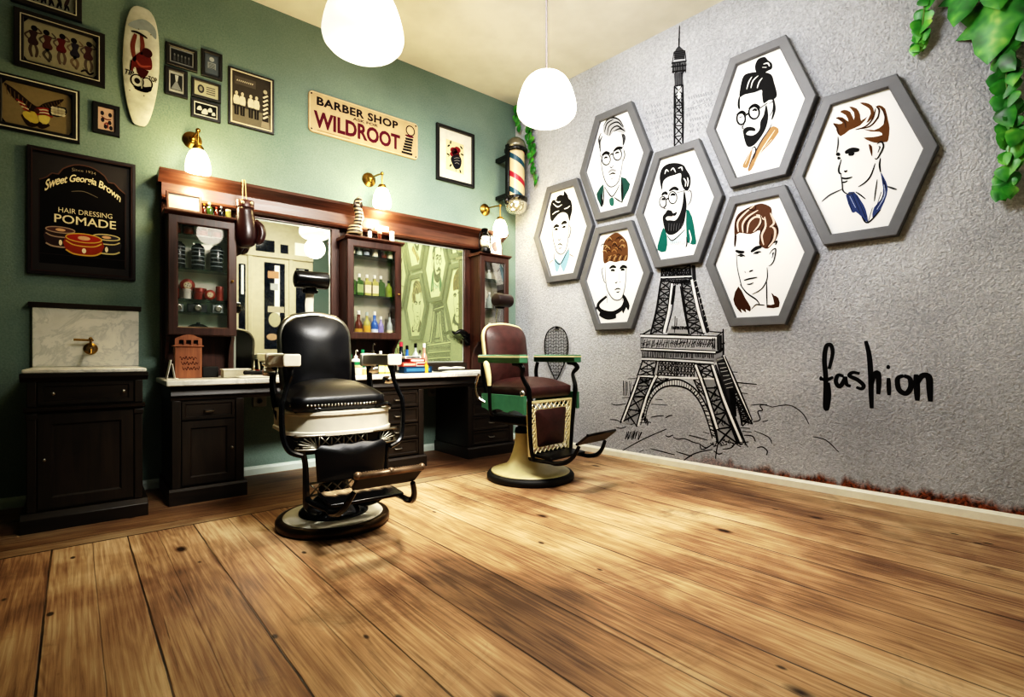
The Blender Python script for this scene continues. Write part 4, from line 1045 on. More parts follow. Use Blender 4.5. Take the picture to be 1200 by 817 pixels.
# skateboard deck
cx, cz = gw(165, 85); t = thing('hanging_skateboard', 'white skateboard deck with a dark red pin-up figure hung upright on the wall', 'skateboard', (cx, WY, cz+.03))
t.rotation_euler = (0, radians(1.2), 0)
L = .415; o = []
for k in range(40):
    a_ = 2*pi*k/40; s_, c_ = sin(a_), cos(a_); z = L*(abs(s_)**.8)*(1 if s_ > 0 else -1)
    wd = .104*(1 if z > 0 else 1-.36*(abs(z)/L)**1.5); x = wd*(abs(c_)**(.62 if z > 0 else .5))*(1 if c_ > 0 else -1)
    o.append((x, z))
def bow(z): return -.030
m = MB(); m.loft([[(x*k, bow(z)*1+d, z*k) for x, z in o] for k, d in ((.97, .012), (1, .009), (1, .002), (.97, -.001), (.6, -.0012), (.2, -.0012))], True, True)
m.build('deck', plain('worn_white_deck', '#b8bab0', .45, var=.22, scale=9), t, sharp=60)
for z in (.24, -.24): MB().box(-.04, .04, -.022, .0, z-.03, z+.03).build('wall_bracket', M['iron'], t, bevel=.004)
a = Art(step=.0006)
rd, dk = '#5c2320', '#1d1718'
a.fill([(-.035, -.02), (.05, -.01), (.062, .04), (.045, .10), (.02, .12), (-.02, .08), (-.05, .03), (-.06, -.04), (-.045, -.05)], rd, 1)
a.stroke([(-.035, .02), (-.05, .12), (-.035, .21)], .026, '#6b3a30', 1, .4); a.stroke([(.0, .08), (.005, .15), (-.005, .22)], .024, '#6b3a30', 1, .4)
a.stroke([(-.06, .22), (-.03, .225), (.01, .215), (.03, .205)], .016, dk, 2); a.oval((.032, .105), .03, .032, None, '#3a1614', 2)
a.stroke([(-.03, .03), (0, .0), (.055, .02)], .014, '#8a4a3e', 2); a.stroke([(-.055, .02), (-.06, -.05)], .012, dk, 2)
a.fill([(-.03, -.02), (.045, -.02), (.012, -.085), (.0, -.085)], '#3f1512', 2, 2); a.stroke([(.006, -.08), (.006, -.155)], .008, '#8f9288', 3, 0)
a.oval((-.02, -.11), .035, .042, .008, dk, 2); a.oval((.035, -.11), .03, .04, .008, dk, 2); a.oval((-.02, -.11), .016, .02, None, dk, 2)
a.fill([(-.04, -.155), (.0, -.17), (.055, -.16), (.06, -.125), (.02, -.14)], dk, 2); a.oval((.006, -.165), .04, .012, None, dk, 2)
a.text('TIP', -.088, -.085, .05, .034, dk, 2, .02, .3); a.text('TOP', .04, -.085, .052, .034, dk, 2, .02, -.2)
for x, z in ((-.06, -.19), (.02, -.2), (-.02, .25), (.05, .24), (-.04, -.03)): a.oval((x, z), .004, .004, None, '#4a4a48', 2, 0, 6)
a.fill([(-.08, .26), (0, .33), (.07, .30), (.08, .22), (.03, .26), (-.03, .245)], '#8d979c', 0); 
a.mb.v = [(x, y+bow(z)-.003, z) for x, y, z in a.mb.v]; a.build('pin_up_print', t)
# ------------------------------------------------------------------ barber pole lamp near the corner
def pole_mat():
    t = NT('barber_stripes'); tc = t.n('TexCoord'); s = t.n('SeparateXYZ'); t.set(s.inputs[0], tc.outputs['Object'])
    ang = t.math('DIVIDE', t.math('ARCTAN2', t.math('ADD', s.outputs[1], 0), s.outputs[0]), 2*pi)
    f = t.math('FRACT', t.math('ADD', t.math('MULTIPLY', s.outputs[2], 1/.36), ang))
    c = t.ramp(f, [(0, '#d2bd98'), (.14, '#1f4a5c'), (.30, '#d2bd98'), (.60, '#a8283a'), (.76, '#d2bd98')])
    c.node.color_ramp.interpolation = 'CONSTANT'
    t.bsdf(c, .3); return t.m
bp = thing('barber_pole', 'striped red white and blue barber pole with silver globe beside the corner', 'barber pole', (3.535, 4.20, 2.45))
MB().lathe([(.0, .17), (.095, .17), (.095, .66), (0, .66)], 32).build('striped_cylinder', pole_mat(), bp)
for z in (.135, .655):
    MB().lathe([(.0, z), (.118, z), (.126, z+.012), (.126, z+.03), (.112, z+.042), (0, z+.042)], 32).build('black_collar', M['gloss_black'], bp, sharp=60)
MB().lathe([(.108, .14), (.118, .10), (.11, .055), (.085, .02), (.045, .003), (0, 0)][::-1], 32).build('globe', plain('silver_globe', '#cfcabb', .15, .85, .05), bp, sharp=0)
MB().lathe([(.112, .695), (.11, .73), (.092, .775), (.05, .81), (0, .822)][::-1], 32).build('dome_cap', plain('pewter_cap', '#8d897c', .3, .8), bp, sharp=0)
MB().box(-.125, -.10, -.02, .03, .12, .72).box(-.12, -.06, .03, .207, .17, .21).box(-.12, -.06, .03, .207, .58, .62).build('mount_bar', M['gloss_black'], bp, bevel=.004)
MB().sphere((-.125, .0, .125), (.03, .03, .045), 14, 8).build('bracket_knob', M['gloss_black'], bp, sharp=0)
# ------------------------------------------------------------------ hexagonal portraits on the grey wall
PD = .028                         # depth of the portrait sheet in front of the wall
def hexagon(label, s0, z0, hw=.395, ht=.2, hh=.5):
    t = thing('portrait_frame', label, 'portrait', grey(s0, z0), GROT, 'hexagonal portraits')
    poly = [(-hw, 0), (-ht, -hh), (ht, -hh), (hw, 0), (ht, hh), (-ht, hh)]
    m = MB(); ring_frame(m, poly, [(.0, -.001), (0, -.050), (.006, -.056), (.062, -.056), (.068, -.050), (.068, -.020)])
    m.build('frame', plain('grey_frame', '#5b5c5f', .5, var=.06), t)
    def sheet():
        n = NT('portrait_sheet'); v = n.coord(); s = n.n('SeparateXYZ'); n.set(s.inputs[0], v)
        n.bsdf(lin('#e9e8e5'), .55); return n.m
    if 'sheet' not in MATS: MATS['sheet'] = sheet()
    m = MB(); P = inset(poly, .066); i = [m.V((x, -PD+.002, z)) for x, z in P]; m.face(i, False)
    j = [m.V((x, -PD+.012, z)) for x, z in P]; m.face(j[::-1], False)
    for k in range(6): m.face((i[k], j[k], j[(k+1) % 6], i[(k+1) % 6]), False)
    m.build('portrait_sheet', MATS['sheet'], t, sharp=0)
    return t
def portrait(t, s0, z0, ox, oy, sc):
    def conv(u, v):
        s, z = rw(ox+u/sc, oy+v/sc, PD); return (s-s0, z-z0)
    return Art(conv, .0005)
def done(a, t, name='portrait_drawing'):
    a.mb.v = [(x, y-PD+.0015, z) for x, y, z in a.mb.v]; a.build(name, t)
K = '#141416'; G = '#3c3d40'
KS = [1.5]
def S(a, w, *pts, c=K, lay=4, taper=.6): a.stroke(pts, w*(KS[0] if w < .015 else 1.1), c, lay, taper)
# 1 black quiff, pale blue collar
s0, z0 = .728, 2.19; t = hexagon('grey hexagonal frame, man with black quiff and pale blue collar', s0, z0)
a = portrait(t, s0, z0, 620, 200, 5.836)
a.fill([(145,330),(142,260),(158,205),(185,200),(190,180),(215,165),(235,168),(240,140),(262,165),(270,190),(288,210),(295,265),(285,310),(275,345),(262,300),(235,285),(205,295),(180,320),(160,345)], K)
for q in (((165,225),(195,248),(225,232)), ((180,208),(200,216),(215,212)), ((240,262),(262,255),(280,240)), ((160,300),(180,285),(205,275))): S(a, .008, *q, c='#e9e8e4')
S(a, .007, (160,340),(158,400),(165,470),(178,520),(190,555),(215,572),(240,560),(258,520),(268,450),(272,345), c=G)
S(a, .007, (275,375),(286,400),(276,450),(268,460), c=G)
S(a, .028, (168,392),(185,377),(205,382)); S(a, .03, (222,367),(240,353),(258,358))
S(a, .02, (175,405),(186,400),(197,404)); S(a, .02, (228,390),(239,384),(250,386))
S(a, .006, (200,465),(205,476),(220,462), c=G); S(a, .009, (195,510),(212,501),(228,511)); S(a, .007, (203,530),(212,532),(222,526), c=G)
a.fill([(172,600),(200,625),(213,640),(195,690),(180,680)], '#86b0c2', 1, 2); a.fill([(215,630),(270,535),(274,590),(240,690),(225,670)], '#86b0c2', 1, 2)
S(a, .007, (178,560),(172,600),(212,640),(258,560),(272,530)); S(a, .006, (135,640),(150,622),(168,612), c='#7a6259'); S(a, .006, (275,570),(290,580),(305,588), c='#7a6259')
done(a, t)
# 2 glasses and tie
s0, z0 = 1.3575, 2.722; t = hexagon('grey hexagonal frame, man in round glasses with dark green jacket and tie', s0, z0)
a = portrait(t, s0, z0, 675, 110, 5.444)
a.fill([(175,245),(175,205),(200,165),(235,150),(275,165),(305,210),(318,240),(300,250),(270,243),(240,240),(215,270),(195,265)], '#a3a3a3')
for q in (((182,245),(198,190),(240,163)), ((200,262),(212,205),(262,180),(300,212)), ((215,265),(228,225),(265,205),(305,235)), ((240,240),(280,222),(312,238)), ((175,205),(200,165),(235,152),(275,165),(305,210))): S(a, .009, *q)
for q in (((160,250),(146,290),(152,330),(148,345)), ((168,270),(152,310),(156,370)), ((300,255),(312,280),(304,325)), ((292,252),(302,290),(300,330))): S(a, .012, *q, c='#3a3a3c')
a.oval((192,418), 27, 36, .011, K, 4); a.oval((264,386), 27, 38, .011, K, 4)
S(a, .028, (165,392),(190,376),(216,382)); S(a, .028, (240,366),(265,347),(297,345)); S(a, .010, (216,392),(228,384),(240,388)); S(a, .010, (290,355),(303,332)); S(a, .008, (166,405),(157,392))
S(a, .012, (178,412),(190,405),(202,408)); S(a, .012, (250,382),(262,374),(276,376))
S(a, .007, (153,370),(165,470),(180,540),(205,585),(235,592),(270,560),(290,480),(300,400), c=G); S(a, .007, (303,350),(311,390),(301,430), c=G)
S(a, .02, (205,505),(228,486),(256,492), c='#8b8b8b'); S(a, .009, (210,518),(232,506),(252,510)); S(a, .014, (220,546),(238,536), c='#8b8b8b'); S(a, .007, (215,462),(226,472),(240,456), c=G)
for k in range(7): S(a, .006, (190+14*k,555+12*sin(k)),(194+14*k,572), c='#9a9a9a')
a.fill([(175,575),(130,640),(150,700),(162,720),(170,650)], '#21443e', 1, 2); a.fill([(287,530),(345,575),(320,640),(300,680),(290,692)], '#21443e', 1, 2)
a.fill([(212,672),(235,660),(243,690),(236,716),(216,708)], '#2a5a50', 1, 2)
S(a, .008, (180,590),(205,630),(230,655),(258,620),(277,580)); S(a, .008, (180,600),(176,660),(174,712)); S(a, .008, (242,660),(268,678),(292,692)); S(a, .014, (160,640),(166,690),(164,722)); S(a, .012, (290,545),(296,620),(294,690))
done(a, t)
# 3 brown curly top, black collar
s0, z0 = 1.3575, 1.664; t = hexagon('grey hexagonal frame, man with tall brown curls and thick black collar', s0, z0, hh=.49)
a = portrait(t, s0, z0, 675, 250, 5.444)
a.fill([(178,318),(172,240),(182,180),(215,145),(255,123),(290,140),(325,185),(332,250),(325,302),(290,303),(250,312),(215,305)], '#5a3c24')
for k in range(26):
    x = random.uniform(185, 318); y = random.uniform(150, 296); d = random.choice((-1, 1))
    if ((x-253)/72)**2+((y-232)/96)**2 < .9: S(a, .006, (x, y), (x+10*d, y-16), (x+24*d, y-14), (x+30*d, y-2), c=['#a5855f', '#2c1a10', '#8a6540', '#2c1a10'][k % 4])
for k in range(8): S(a, .007, (190+17*k, 306), (196+17*k, 285), (210+16*k, 268), c=['#2c1a10', '#a5855f'][k % 2])
S(a, .024, (213,352),(235,339),(256,346)); S(a, .026, (280,354),(300,339),(326,347)); S(a, .014, (222,366),(235,362),(248,367)); S(a, .014, (286,364),(298,359),(310,362))
S(a, .004, (276,380),(275,425), c='#9a9a9a'); S(a, .007, (250,440),(256,444),(264,436)); S(a, .007, (276,440),(286,437)); S(a, .008, (246,490),(266,480),(286,486)); S(a, .007, (257,502),(268,504),(278,498))
S(a, .006, (185,330),(190,430),(200,490),(230,540),(262,555),(295,535),(315,450),(322,330), c=G); S(a, .006, (176,345),(165,365),(178,430),(190,445), c=G)
S(a, .006, (198,515),(198,572), c=G); S(a, .006, (298,520),(297,560), c=G)
S(a, .036, (195,530),(142,580),(160,622),(230,638),(290,608),(312,560),(300,522), c=K, taper=.45); a.fill([(303,518),(325,545),(342,590),(332,622),(320,600),(302,640),(294,610),(312,570)], K, 3, 2)
S(a, .05, (150,640),(200,660),(256,656), taper=.4); S(a, .02, (140,585),(125,620),(132,635)); 
done(a, t)
# 4 black beard, glasses, teal coat (centre)
s0, z0 = 1.995, 2.19; t = hexagon('grey hexagonal frame, bearded man in glasses and teal coat', s0, z0)
a = portrait(t, s0, z0, 740, 160, 5.109)
a.fill([(182,322),(168,250),(180,195),(215,165),(265,158),(310,170),(330,200),(352,240),(352,290),(335,325),(310,310),(296,270),(295,222),(260,230),(215,245),(190,272)], K)
for q in (((200,225),(208,200),(222,210)), ((235,205),(250,190),(265,215)), ((280,190),(300,185),(305,205)), ((312,250),(325,270),(322,300)), ((335,245),(340,270),(335,300))): S(a, .007, *q, c='#e8e8e4')
a.fill([(315,322),(330,400),(325,460),(310,530),(270,577),(230,590),(205,572),(190,520),(187,480),(203,458),(215,440),(240,445),(250,460),(272,450),(265,472),(240,478),(212,480),(206,496),(240,502),(265,500),(290,460),(306,400)], K, 2, 3)
S(a, .012, (212,500),(238,492),(262,490), c='#e9e6e0', lay=5); S(a, .006, (205,488),(235,484),(252,474), c='#c9b8b0', lay=5)
for k in range(6): S(a, .004, (225+16*k,520),(222+15*k,565), c='#77777a', lay=5)
S(a, .026, (225,326),(255,309),(282,320)); S(a, .024, (180,352),(200,337),(216,347)); a.oval((188,392), 20, 33, .009, K, 4); a.oval((247,366), 25, 36, .009, K, 4)
S(a, .009, (208,378),(216,372),(224,372)); S(a, .009, (270,338),(325,322)); S(a, .014, (180,380),(190,374),(200,380)); S(a, .014, (234,354),(248,346),(262,352))
S(a, .006, (212,390),(206,415),(194,430),(212,434), c=G); S(a, .006, (182,320),(186,360), c=G); S(a, .006, (335,330),(356,328),(356,380),(335,415), c=G)
a.fill([(190,545),(165,620),(155,680),(206,688),(213,600)], '#0f5a50', 1, 2); a.fill([(328,438),(362,480),(382,590),(386,646),(345,640),(330,610)], '#0f5a50', 1, 2)
a.fill([(212,592),(235,622),(270,605),(322,560),(322,600),(290,630),(235,642)], '#c4d6da', 1, 2); S(a, .007, (214,592),(238,622),(268,608),(322,555)); S(a, .008, (330,600),(332,640),(326,664)); S(a, .008, (345,560),(356,610),(350,640), c='#e6efe9')
for k in range(9): S(a, .005, (222+12*k,628),(226+12*k,650), c='#6c6c6e')
done(a, t)
KS[0] = 1.25
# 5 top knot
s0, z0 = 2.6475, 2.73; t = hexagon('grey hexagonal frame, bearded man with a topknot and tan lapels', s0, z0)
a = portrait(t, s0, z0, 820, 30, 4.086)
a.fill([(270,222),(265,190),(280,160),(310,150),(326,165),(345,180),(346,205),(325,217),(300,232)], K, 2, 3)
a.fill([(190,342),(195,290),(210,240),(245,225),(290,222),(340,232),(355,270),(370,330),(355,352),(330,357),(305,372),(298,330),(296,308),(262,320),(215,330)], K, 1, 3)
for q in (((245,300),(255,265),(280,240)), ((225,305),(235,270),(250,245)), ((275,300),(285,270),(300,250)), ((305,185),(325,180),(335,195)), ((300,200),(320,200))): S(a, .008, *q, c='#e8e8e4')
S(a, .016, (190,340),(186,375),(190,400)); S(a, .014, (350,345),(358,400),(345,450)); S(a, .007, (332,375),(352,365),(350,405),(334,435), c=G)
a.fill([(318,378),(328,430),(320,480),(295,530),(260,572),(230,580),(215,550),(208,500),(233,484),(262,490),(265,505),(237,504),(222,520),(255,526),(285,500),(290,460),(306,428)], K, 2, 3)
S(a, .012, (226,522),(245,514),(262,520), c='#eceae6', lay=5)
a.oval((198,445), 20, 29, .013, K, 4); a.oval((260,416), 25, 31, .013, K, 4); S(a, .022, (176,428),(200,414),(220,424)); S(a, .024, (234,400),(260,382),(288,392)); S(a, .012, (218,432),(228,424),(238,422)); S(a, .014, (285,398),(325,370)); S(a, .016, (252,408),(264,402),(274,408)); S(a, .012, (190,440),(204,436))
S(a, .006, (222,455),(208,480),(205,490),(215,496), c=G); S(a, .006, (200,475),(206,510), c=G)
a.fill([(335,490),(365,485),(378,510),(330,572),(290,612),(247,690),(230,690),(255,620),(290,560)], '#a57c56', 1, 2); a.fill([(250,590),(215,650),(205,676),(225,682),(236,660),(248,618)], '#a57c56', 1, 2)
for q in (((360,500),(300,590),(262,660)), ((345,545),(310,585)), ((240,610),(218,664))): S(a, .008, *q, c='#e8d9c4', lay=3)
S(a, .007, (248,592),(262,580),(268,600),(256,640)); S(a, .007, (345,470),(330,500),(290,560),(250,640),(232,690), c=G)
done(a, t)
# 6 auburn waves
s0, z0 = 2.643, 1.66; t = hexagon('grey hexagonal frame, man with wavy auburn hair and dark brown jacket', s0, z0)
a = portrait(t, s0, z0, 820, 210, 4.536)
a.fill([(185,302),(185,230),(205,185),(250,155),(300,135),(335,130),(378,150),(385,190),(402,222),(420,270),(410,312),(390,342),(360,370),(330,360),(314,340),(320,272),(270,292),(210,285)], '#523626', 1, 3)
for q in (((205,280),(202,230),(235,185),(290,140)), ((230,284),(228,240),(255,200),(310,165)), ((252,286),(262,230),(300,200),(345,215)), ((285,280),(318,240),(325,200),(300,190)), ((340,350),(330,300),(350,250),(345,200)), ((365,360),(395,320),(400,270),(380,250)), ((375,180),(395,230),(372,255))):
    S(a, .012, *q, c='#d9c3b0', lay=3)
for q in (((195,285),(192,235),(215,190),(262,155)), ((240,286),(245,235),(280,195)), ((300,275),(330,230),(322,190)), ((320,345),(322,290),(345,240)), ((352,365),(378,330),(385,290)), ((250,155),(290,165),(300,135)), ((385,250),(412,255),(418,290))): S(a, .007, *q, c='#2a140b', lay=4)
a.fill([(185,292),(196,302),(192,345),(186,362),(182,345)], '#2a140b', 2, 2); S(a, .010, (392,340),(410,330),(402,350))
S(a, .022, (190,380),(215,388),(238,387)); S(a, .026, (272,387),(300,367),(330,358)); S(a, .010, (200,408),(220,402),(241,410)); S(a, .010, (285,397),(305,388),(326,386)); S(a, .014, (212,410),(228,410)); S(a, .014, (296,396),(312,394))
S(a, .009, (239,490),(244,498)); S(a, .010, (262,492),(273,488),(284,484)); S(a, .010, (235,538),(262,530),(305,522)); S(a, .008, (250,558),(268,558),(286,550), c=G)
S(a, .006, (195,395),(200,470),(215,540),(225,575),(240,592), c=G); S(a, .007, (280,612),(330,582),(358,530),(358,470)); S(a, .007, (370,400),(385,378),(404,372),(395,430),(378,456),(366,460)); S(a, .006, (385,400),(392,390),(384,420), c=G)
S(a, .007, (355,540),(356,610),(358,685)); S(a, .009, (215,560),(250,605),(300,640),(318,665)); S(a, .007, (275,692),(298,668),(320,668),(345,670))
a.fill([(205,570),(178,640),(200,690),(225,712),(218,690),(247,710),(243,690),(266,704),(270,680),(240,630)], '#3a2010', 1, 2); a.fill([(380,605),(395,618),(418,632),(421,680),(360,684),(360,668),(396,664)], '#3a2010', 1, 2)
done(a, t)
# 7 swept pompadour, navy collar
s0, z0 = 3.288, 2.192; t = hexagon('grey hexagonal frame, man in profile with swept brown pompadour and navy collar', s0, z0, .402, .203, .503)
a = portrait(t, s0, z0, 960, 100, 4.809); BR = '#5c3c1e'
for poly in ([(95,250),(120,287),(170,252),(230,226),(272,175),(236,200),(230,165),(210,130),(168,120),(196,152),(195,195),(175,150),(140,138),(118,150),(150,168),(165,205),(130,180),(95,182),(132,210),(110,218),(78,212),(102,235)],
             [(230,98),(262,98),(296,114),(309,150),(296,188),(265,212),(290,160),(280,130),(250,112)],
             [(248,246),(310,252),(360,222),(370,172),(345,130),(325,118),(340,112),(372,132),(386,190),(396,240),(388,310),(370,320),(330,325),(290,317),(250,295),(300,292),(355,280),(340,262),(290,260)]):
    a.fill(poly, BR, 1, 2)
for q in (((80,215),(100,240),(112,280)), ((205,250),(260,232),(300,190),(318,130)), ((235,245),(290,228),(330,180),(340,130)), ((95,185),(140,200),(150,240)), ((320,118),(338,140),(330,190)), ((355,130),(372,175),(366,215))): S(a, .008, *q, c='#3d2410', lay=3)
a.fill([(278,333),(298,345),(299,400),(290,384)], '#4a2b12', 2, 2)
S(a, .007, (106,290),(106,335),(98,380), c=G); S(a, .009, (125,418),(112,460),(110,484),(118,498),(126,496)); S(a, .009, (140,482),(150,486),(158,478)); S(a, .02, (95,386),(105,388),(117,394)); S(a, .030, (145,380),(180,366),(226,365)); S(a, .016, (105,404),(112,412),(118,406)); S(a, .024, (166,394),(180,386),(196,390))
S(a, .010, (124,520),(150,526),(187,517)); S(a, .008, (128,545),(144,546),(160,537)); S(a, .007, (122,500),(126,530),(130,560),(135,595),(165,614),(200,602), c=G); S(a, .008, (220,572),(258,548),(290,510),(315,440))
S(a, .008, (325,332),(350,318),(362,345),(342,390),(326,414),(312,412)); S(a, .006, (330,380),(342,350),(334,345), c=G); S(a, .008, (345,410),(340,450),(346,490)); S(a, .007, (205,600),(232,618),(262,642)); S(a, .006, (327,530),(318,590),(310,655), c=G)
S(a, .008, (130,585),(60,618),(15,655), c=G); S(a, .009, (385,570),(412,580),(438,588), c=G)
a.fill([(150,620),(195,600),(235,650),(262,700),(275,772),(240,742),(205,712),(185,716)], '#33426c', 1, 2); a.fill([(345,490),(366,522),(384,565),(380,620),(345,700),(300,747),(308,690),(350,640),(360,580)], '#33426c', 1, 2)
for q in (((160,622),(185,712)), ((185,610),(230,720)), ((210,622),(262,745)), ((355,520),(372,590),(330,690)), ((350,600),(318,700))): S(a, .007, *q, c='#1d2540', lay=3)
for q in (((172,625),(205,690)), ((365,560),(368,620),(325,700))): S(a, .006, *q, c='#aab4d0', lay=3)
S(a, .008, (240,742),(275,774),(345,702)); S(a, .006, (275,772),(300,690), c=G)
done(a, t)
# ------------------------------------------------------------------ ink mural of an iron tower, drawn on the plaster
tw = thing('tower_mural', 'black ink sketch of an iron lattice tower drawn on the grey wall behind the portraits', 'mural', grey(1.99, .2), GROT)
def mural(ox, oy, sc):
    def conv(u, v):
        s, z = rw(ox+u/sc, oy+v/sc); return (s-1.99, z-.2)
    return conv
random.seed(3)
A_ = Art(mural(0, 0, 1), .0004); W_ = '#d3d4d6'
def L(w, *p, c='#17171a', lay=2, taper=.35): A_.stroke(p, w*(.62 if c in ('#e6e6e5', '#e3e3e2', '#dcdcdb') else 1), c, lay, taper)
def crop(ox, oy, sc):
    A_.conv = mural(ox, oy, sc)
def lerp(p, q, t): return (p[0]+(q[0]-p[0])*t, p[1]+(q[1]-p[1])*t)
def jit(p, j): return (p[0]+random.uniform(-j, j), p[1]+random.uniform(-j, j))
def along(P, t):
    x = t*(len(P)-1); i = min(int(x), len(P)-2); return lerp(P[i], P[i+1], x-i)
def truss(Lp, Rp, n, w=.008, j=2, fill=True, hatch=0):
    for k in range(n):
        a0, a1, b0, b1 = along(Lp, k/n), along(Lp, (k+1)/n), along(Rp, k/n), along(Rp, (k+1)/n)
        L(w*1.3, jit(a0, j), jit(b0, j)); L(w, jit(a0, j), lerp(a0, b1, .5), jit(b1, j)); L(w, jit(b0, j), lerp(b0, a1, .5), jit(a1, j))
        for h in range(hatch):
            t0 = random.random(); p = lerp(lerp(a0, b0, t0), lerp(a1, b1, t0), random.random()); d = (b0[0]-a0[0])*.22
            L(w*.7, jit(p, j), (p[0]+random.uniform(-d, d), p[1]+random.uniform(-d, d)*1.4))
    L(w*1.8, *Lp); L(w*1.8, *Rp)
def hatch_rect(x0, y0, x1, y1, n, w=.007, slant=6, j=3):
    for k in range(n):
        x = x0+(x1-x0)*(k+.5)/n; L(w, jit((x, y0), j), jit((x+slant, y1), j))
# spire
crop(740, 30, 4.086)
L(.012, (230, 0), (229, 60), (229, 100)); L(.009, (226, 60), (226, 105))
A_.fill([(205,130), (215,110), (228,96), (245,112), (256,122), (255,160), (205,160)], '#3b3c3f', 1, 1)
for k in range(5): L(.013, (204, 126+9*k), (256, 120+9*k))
L(.02, (192, 180), (264, 170)); L(.016, (190, 198), (264, 190)); L(.02, (194, 222), (262, 214)); hatch_rect(195, 180, 262, 228, 11, .011, 0); A_.fill([(194,182),(262,172),(260,220),(196,226)], '#5a5b5e', 1, 1)
L(.012, (204,126),(196,180)); L(.012, (256,120),(262,172)); A_.fill([(203,228),(248,222),(245,285),(208,288)], '#55565a', 1, 1)
hatch_rect(206, 226, 248, 290, 6, .011, 0)
truss([(206,290),(207,430),(206,580)], [(246,285),(247,430),(246,575)], 6, .011, 2, hatch=2)
A_.fill([(222,292),(236,292),(236,350),(222,350)], '#e3e3e2', 2, 1); hatch_rect(210, 350, 244, 420, 4, .009, 2)
# faint handwriting beside the spire
for row in range(7):
    for side in (0, 1):
        x = (60 if side == 0 else 262)+random.uniform(0, 20); xe = 195 if side == 0 else 395-row*6
        y = 395+row*27
        while x < xe:
            d = random.uniform(8, 18); yy = y-(x-60)*.22
            if random.random() < .72: L(.0045, (x, yy), (x+d*.3, yy-9), (x+d*.5, yy+5), (x+d*.8, yy-4), c='#85878c')
            x += d
L(.004, (110, 445), (230, 412), (395, 357), c='#85878c')
# upper stage
crop(720, 300, 6.667)
A_.fill([(370, 95), (625, 75), (632, 190), (362, 200)], '#74757a', 1, 1)
truss([(370, 95), (366, 200)][::1], [(590, 70), (598, 185)], 1, .012); 
for k in range(7): truss([(372+31*k, 100), (370+31*k, 165)], [(400+31*k, 98), (400+31*k, 163)], 1, .010, 4, hatch=5)
L(.026, (362, 168), (605, 158), c='#dcdcdb', lay=3); L(.012, (362, 160), (605, 150), lay=4); L(.014, (360, 182), (606, 172), lay=4); hatch_rect(365, 182, 600, 205, 26, .012, 0)
A_.fill([(365, 200), (445, 200), (385, 600), (285, 612)], '#85868a', 1, 1); A_.fill([(525, 200), (605, 190), (700, 610), (585, 615)], '#85868a', 1, 1)
truss([(362, 200), (330, 420), (282, 612)], [(446, 200), (420, 420), (376, 608)], 7, .012, 6, hatch=9)
truss([(524, 200), (552, 420), (584, 615)], [(600, 190), (650, 420), (700, 612)], 7, .012, 6, hatch=9)
L(.04, (446, 215), (425, 420), (388, 600), c='#e3e3e2', lay=3, taper=.1); L(.03, (470, 230), (462, 300), (448, 380), lay=4); L(.012, (478, 225), (452, 420), (405, 600), lay=4); L(.012, (440, 205), (415, 420), (372, 600), lay=4)
L(.036, (605, 185), (650, 400), (704, 600), c='#e3e3e2', lay=3, taper=.1); L(.012, (620, 190), (668, 400), (722, 600), lay=4)
A_.fill([(605, 70), (632, 75), (640, 190), (745, 590), (725, 605), (660, 330), (612, 190)], '#1d1d20', 2, 1)
for k in range(9): L(.008, (622+13*k, 200+45*k), (640+12*k, 190+45*k), c='#c9c9c9', lay=4)
L(.014, (515, 235), (545, 420), (580, 600)); L(.01, (470, 600), (475, 470)); L(.009, (486, 560), (488, 485)); A_.fill([(445, 545), (560, 550), (575, 612), (420, 608)], '#9a9b9e', 1, 1); hatch_rect(445, 550, 565, 575, 16, .012, 3); L(.014, (415, 608), (580, 614)); L(.02, (440, 210), (590, 205)); hatch_rect(455, 190, 590, 225, 14, .012, 8)
# middle platform
A_.fill([(205, 625), (800, 640), (800, 740), (205, 725)], '#a3a4a8', 1, 1)
L(.035, (205, 622), (800, 640), c='#e6e6e5', lay=3, taper=.1); L(.014, (200, 612), (800, 628), lay=4); L(.012, (205, 638), (790, 655), lay=4); L(.012, (205, 620), (285, 572)); L(.010, (225, 612), (300, 575)); L(.012, (800, 628), (852, 590)); L(.012, (745, 590), (850, 600))
for k in range(42):
    x = 215+13.6*k; L(.010, jit((x, 715), 5), jit((x+random.uniform(5, 26), 655), 6))
for k in range(40): L(.008, jit((220+13.6*k, 690), 14), jit((236+13.6*k, 680), 14))
L(.03, (205, 728), (500, 738), (790, 752), c='#e6e6e5', lay=3, taper=.1); L(.016, (205, 738), (500, 752), (795, 765), lay=4); L(.012, (205, 718), (790, 742), lay=4)
for x in (208, 222, 770, 785): L(.012, (x, 640), (x, 730), lay=4)
A_.fill([(800, 640), (850, 600), (852, 720), (805, 755)], '#8d8e92', 1, 1); hatch_rect(802, 620, 850, 740, 6, .012, 0); L(.014, (850, 570), (852, 740), (848, 800)); L(.02, (840, 690), (862, 680)); L(.02, (800, 760), (850, 720))
# lower stage
crop(710, 400, 5.447)
A_.fill([(225, 60), (690, 70), (745, 60), (752, 110), (690, 140), (230, 115)], '#85868a', 1, 1)
hatch_rect(232, 66, 690, 105, 40, .013, 0, 4); L(.022, (222, 52), (450, 60), (690, 72), (745, 50)); L(.02, (228, 112), (450, 122), (690, 138), c='#e3e3e2', lay=3); L(.012, (228, 122), (690, 148), lay=4); L(.010, (228, 100), (690, 126), lay=4)
A_.fill([(240, 118), (670, 140), (680, 235), (565, 240), (330, 215), (210, 220)], '#a9aaae', 1, 1)
truss([(340, 125), (330, 210)], [(455, 130), (450, 228)], 1, .008)
for k in range(11): truss([(340+21*k, 128+k), (332+21*k, 212+1.5*k)], [(361+21*k, 129+k), (353+21*k, 213+1.5*k)], 2, .0075, 3, hatch=2)
truss([(235, 125), (200, 225)], [(325, 130), (300, 225)], 2, .012, 5, hatch=10); truss([(575, 145), (620, 235)], [(668, 150), (690, 235)], 2, .012, 5, hatch=10)
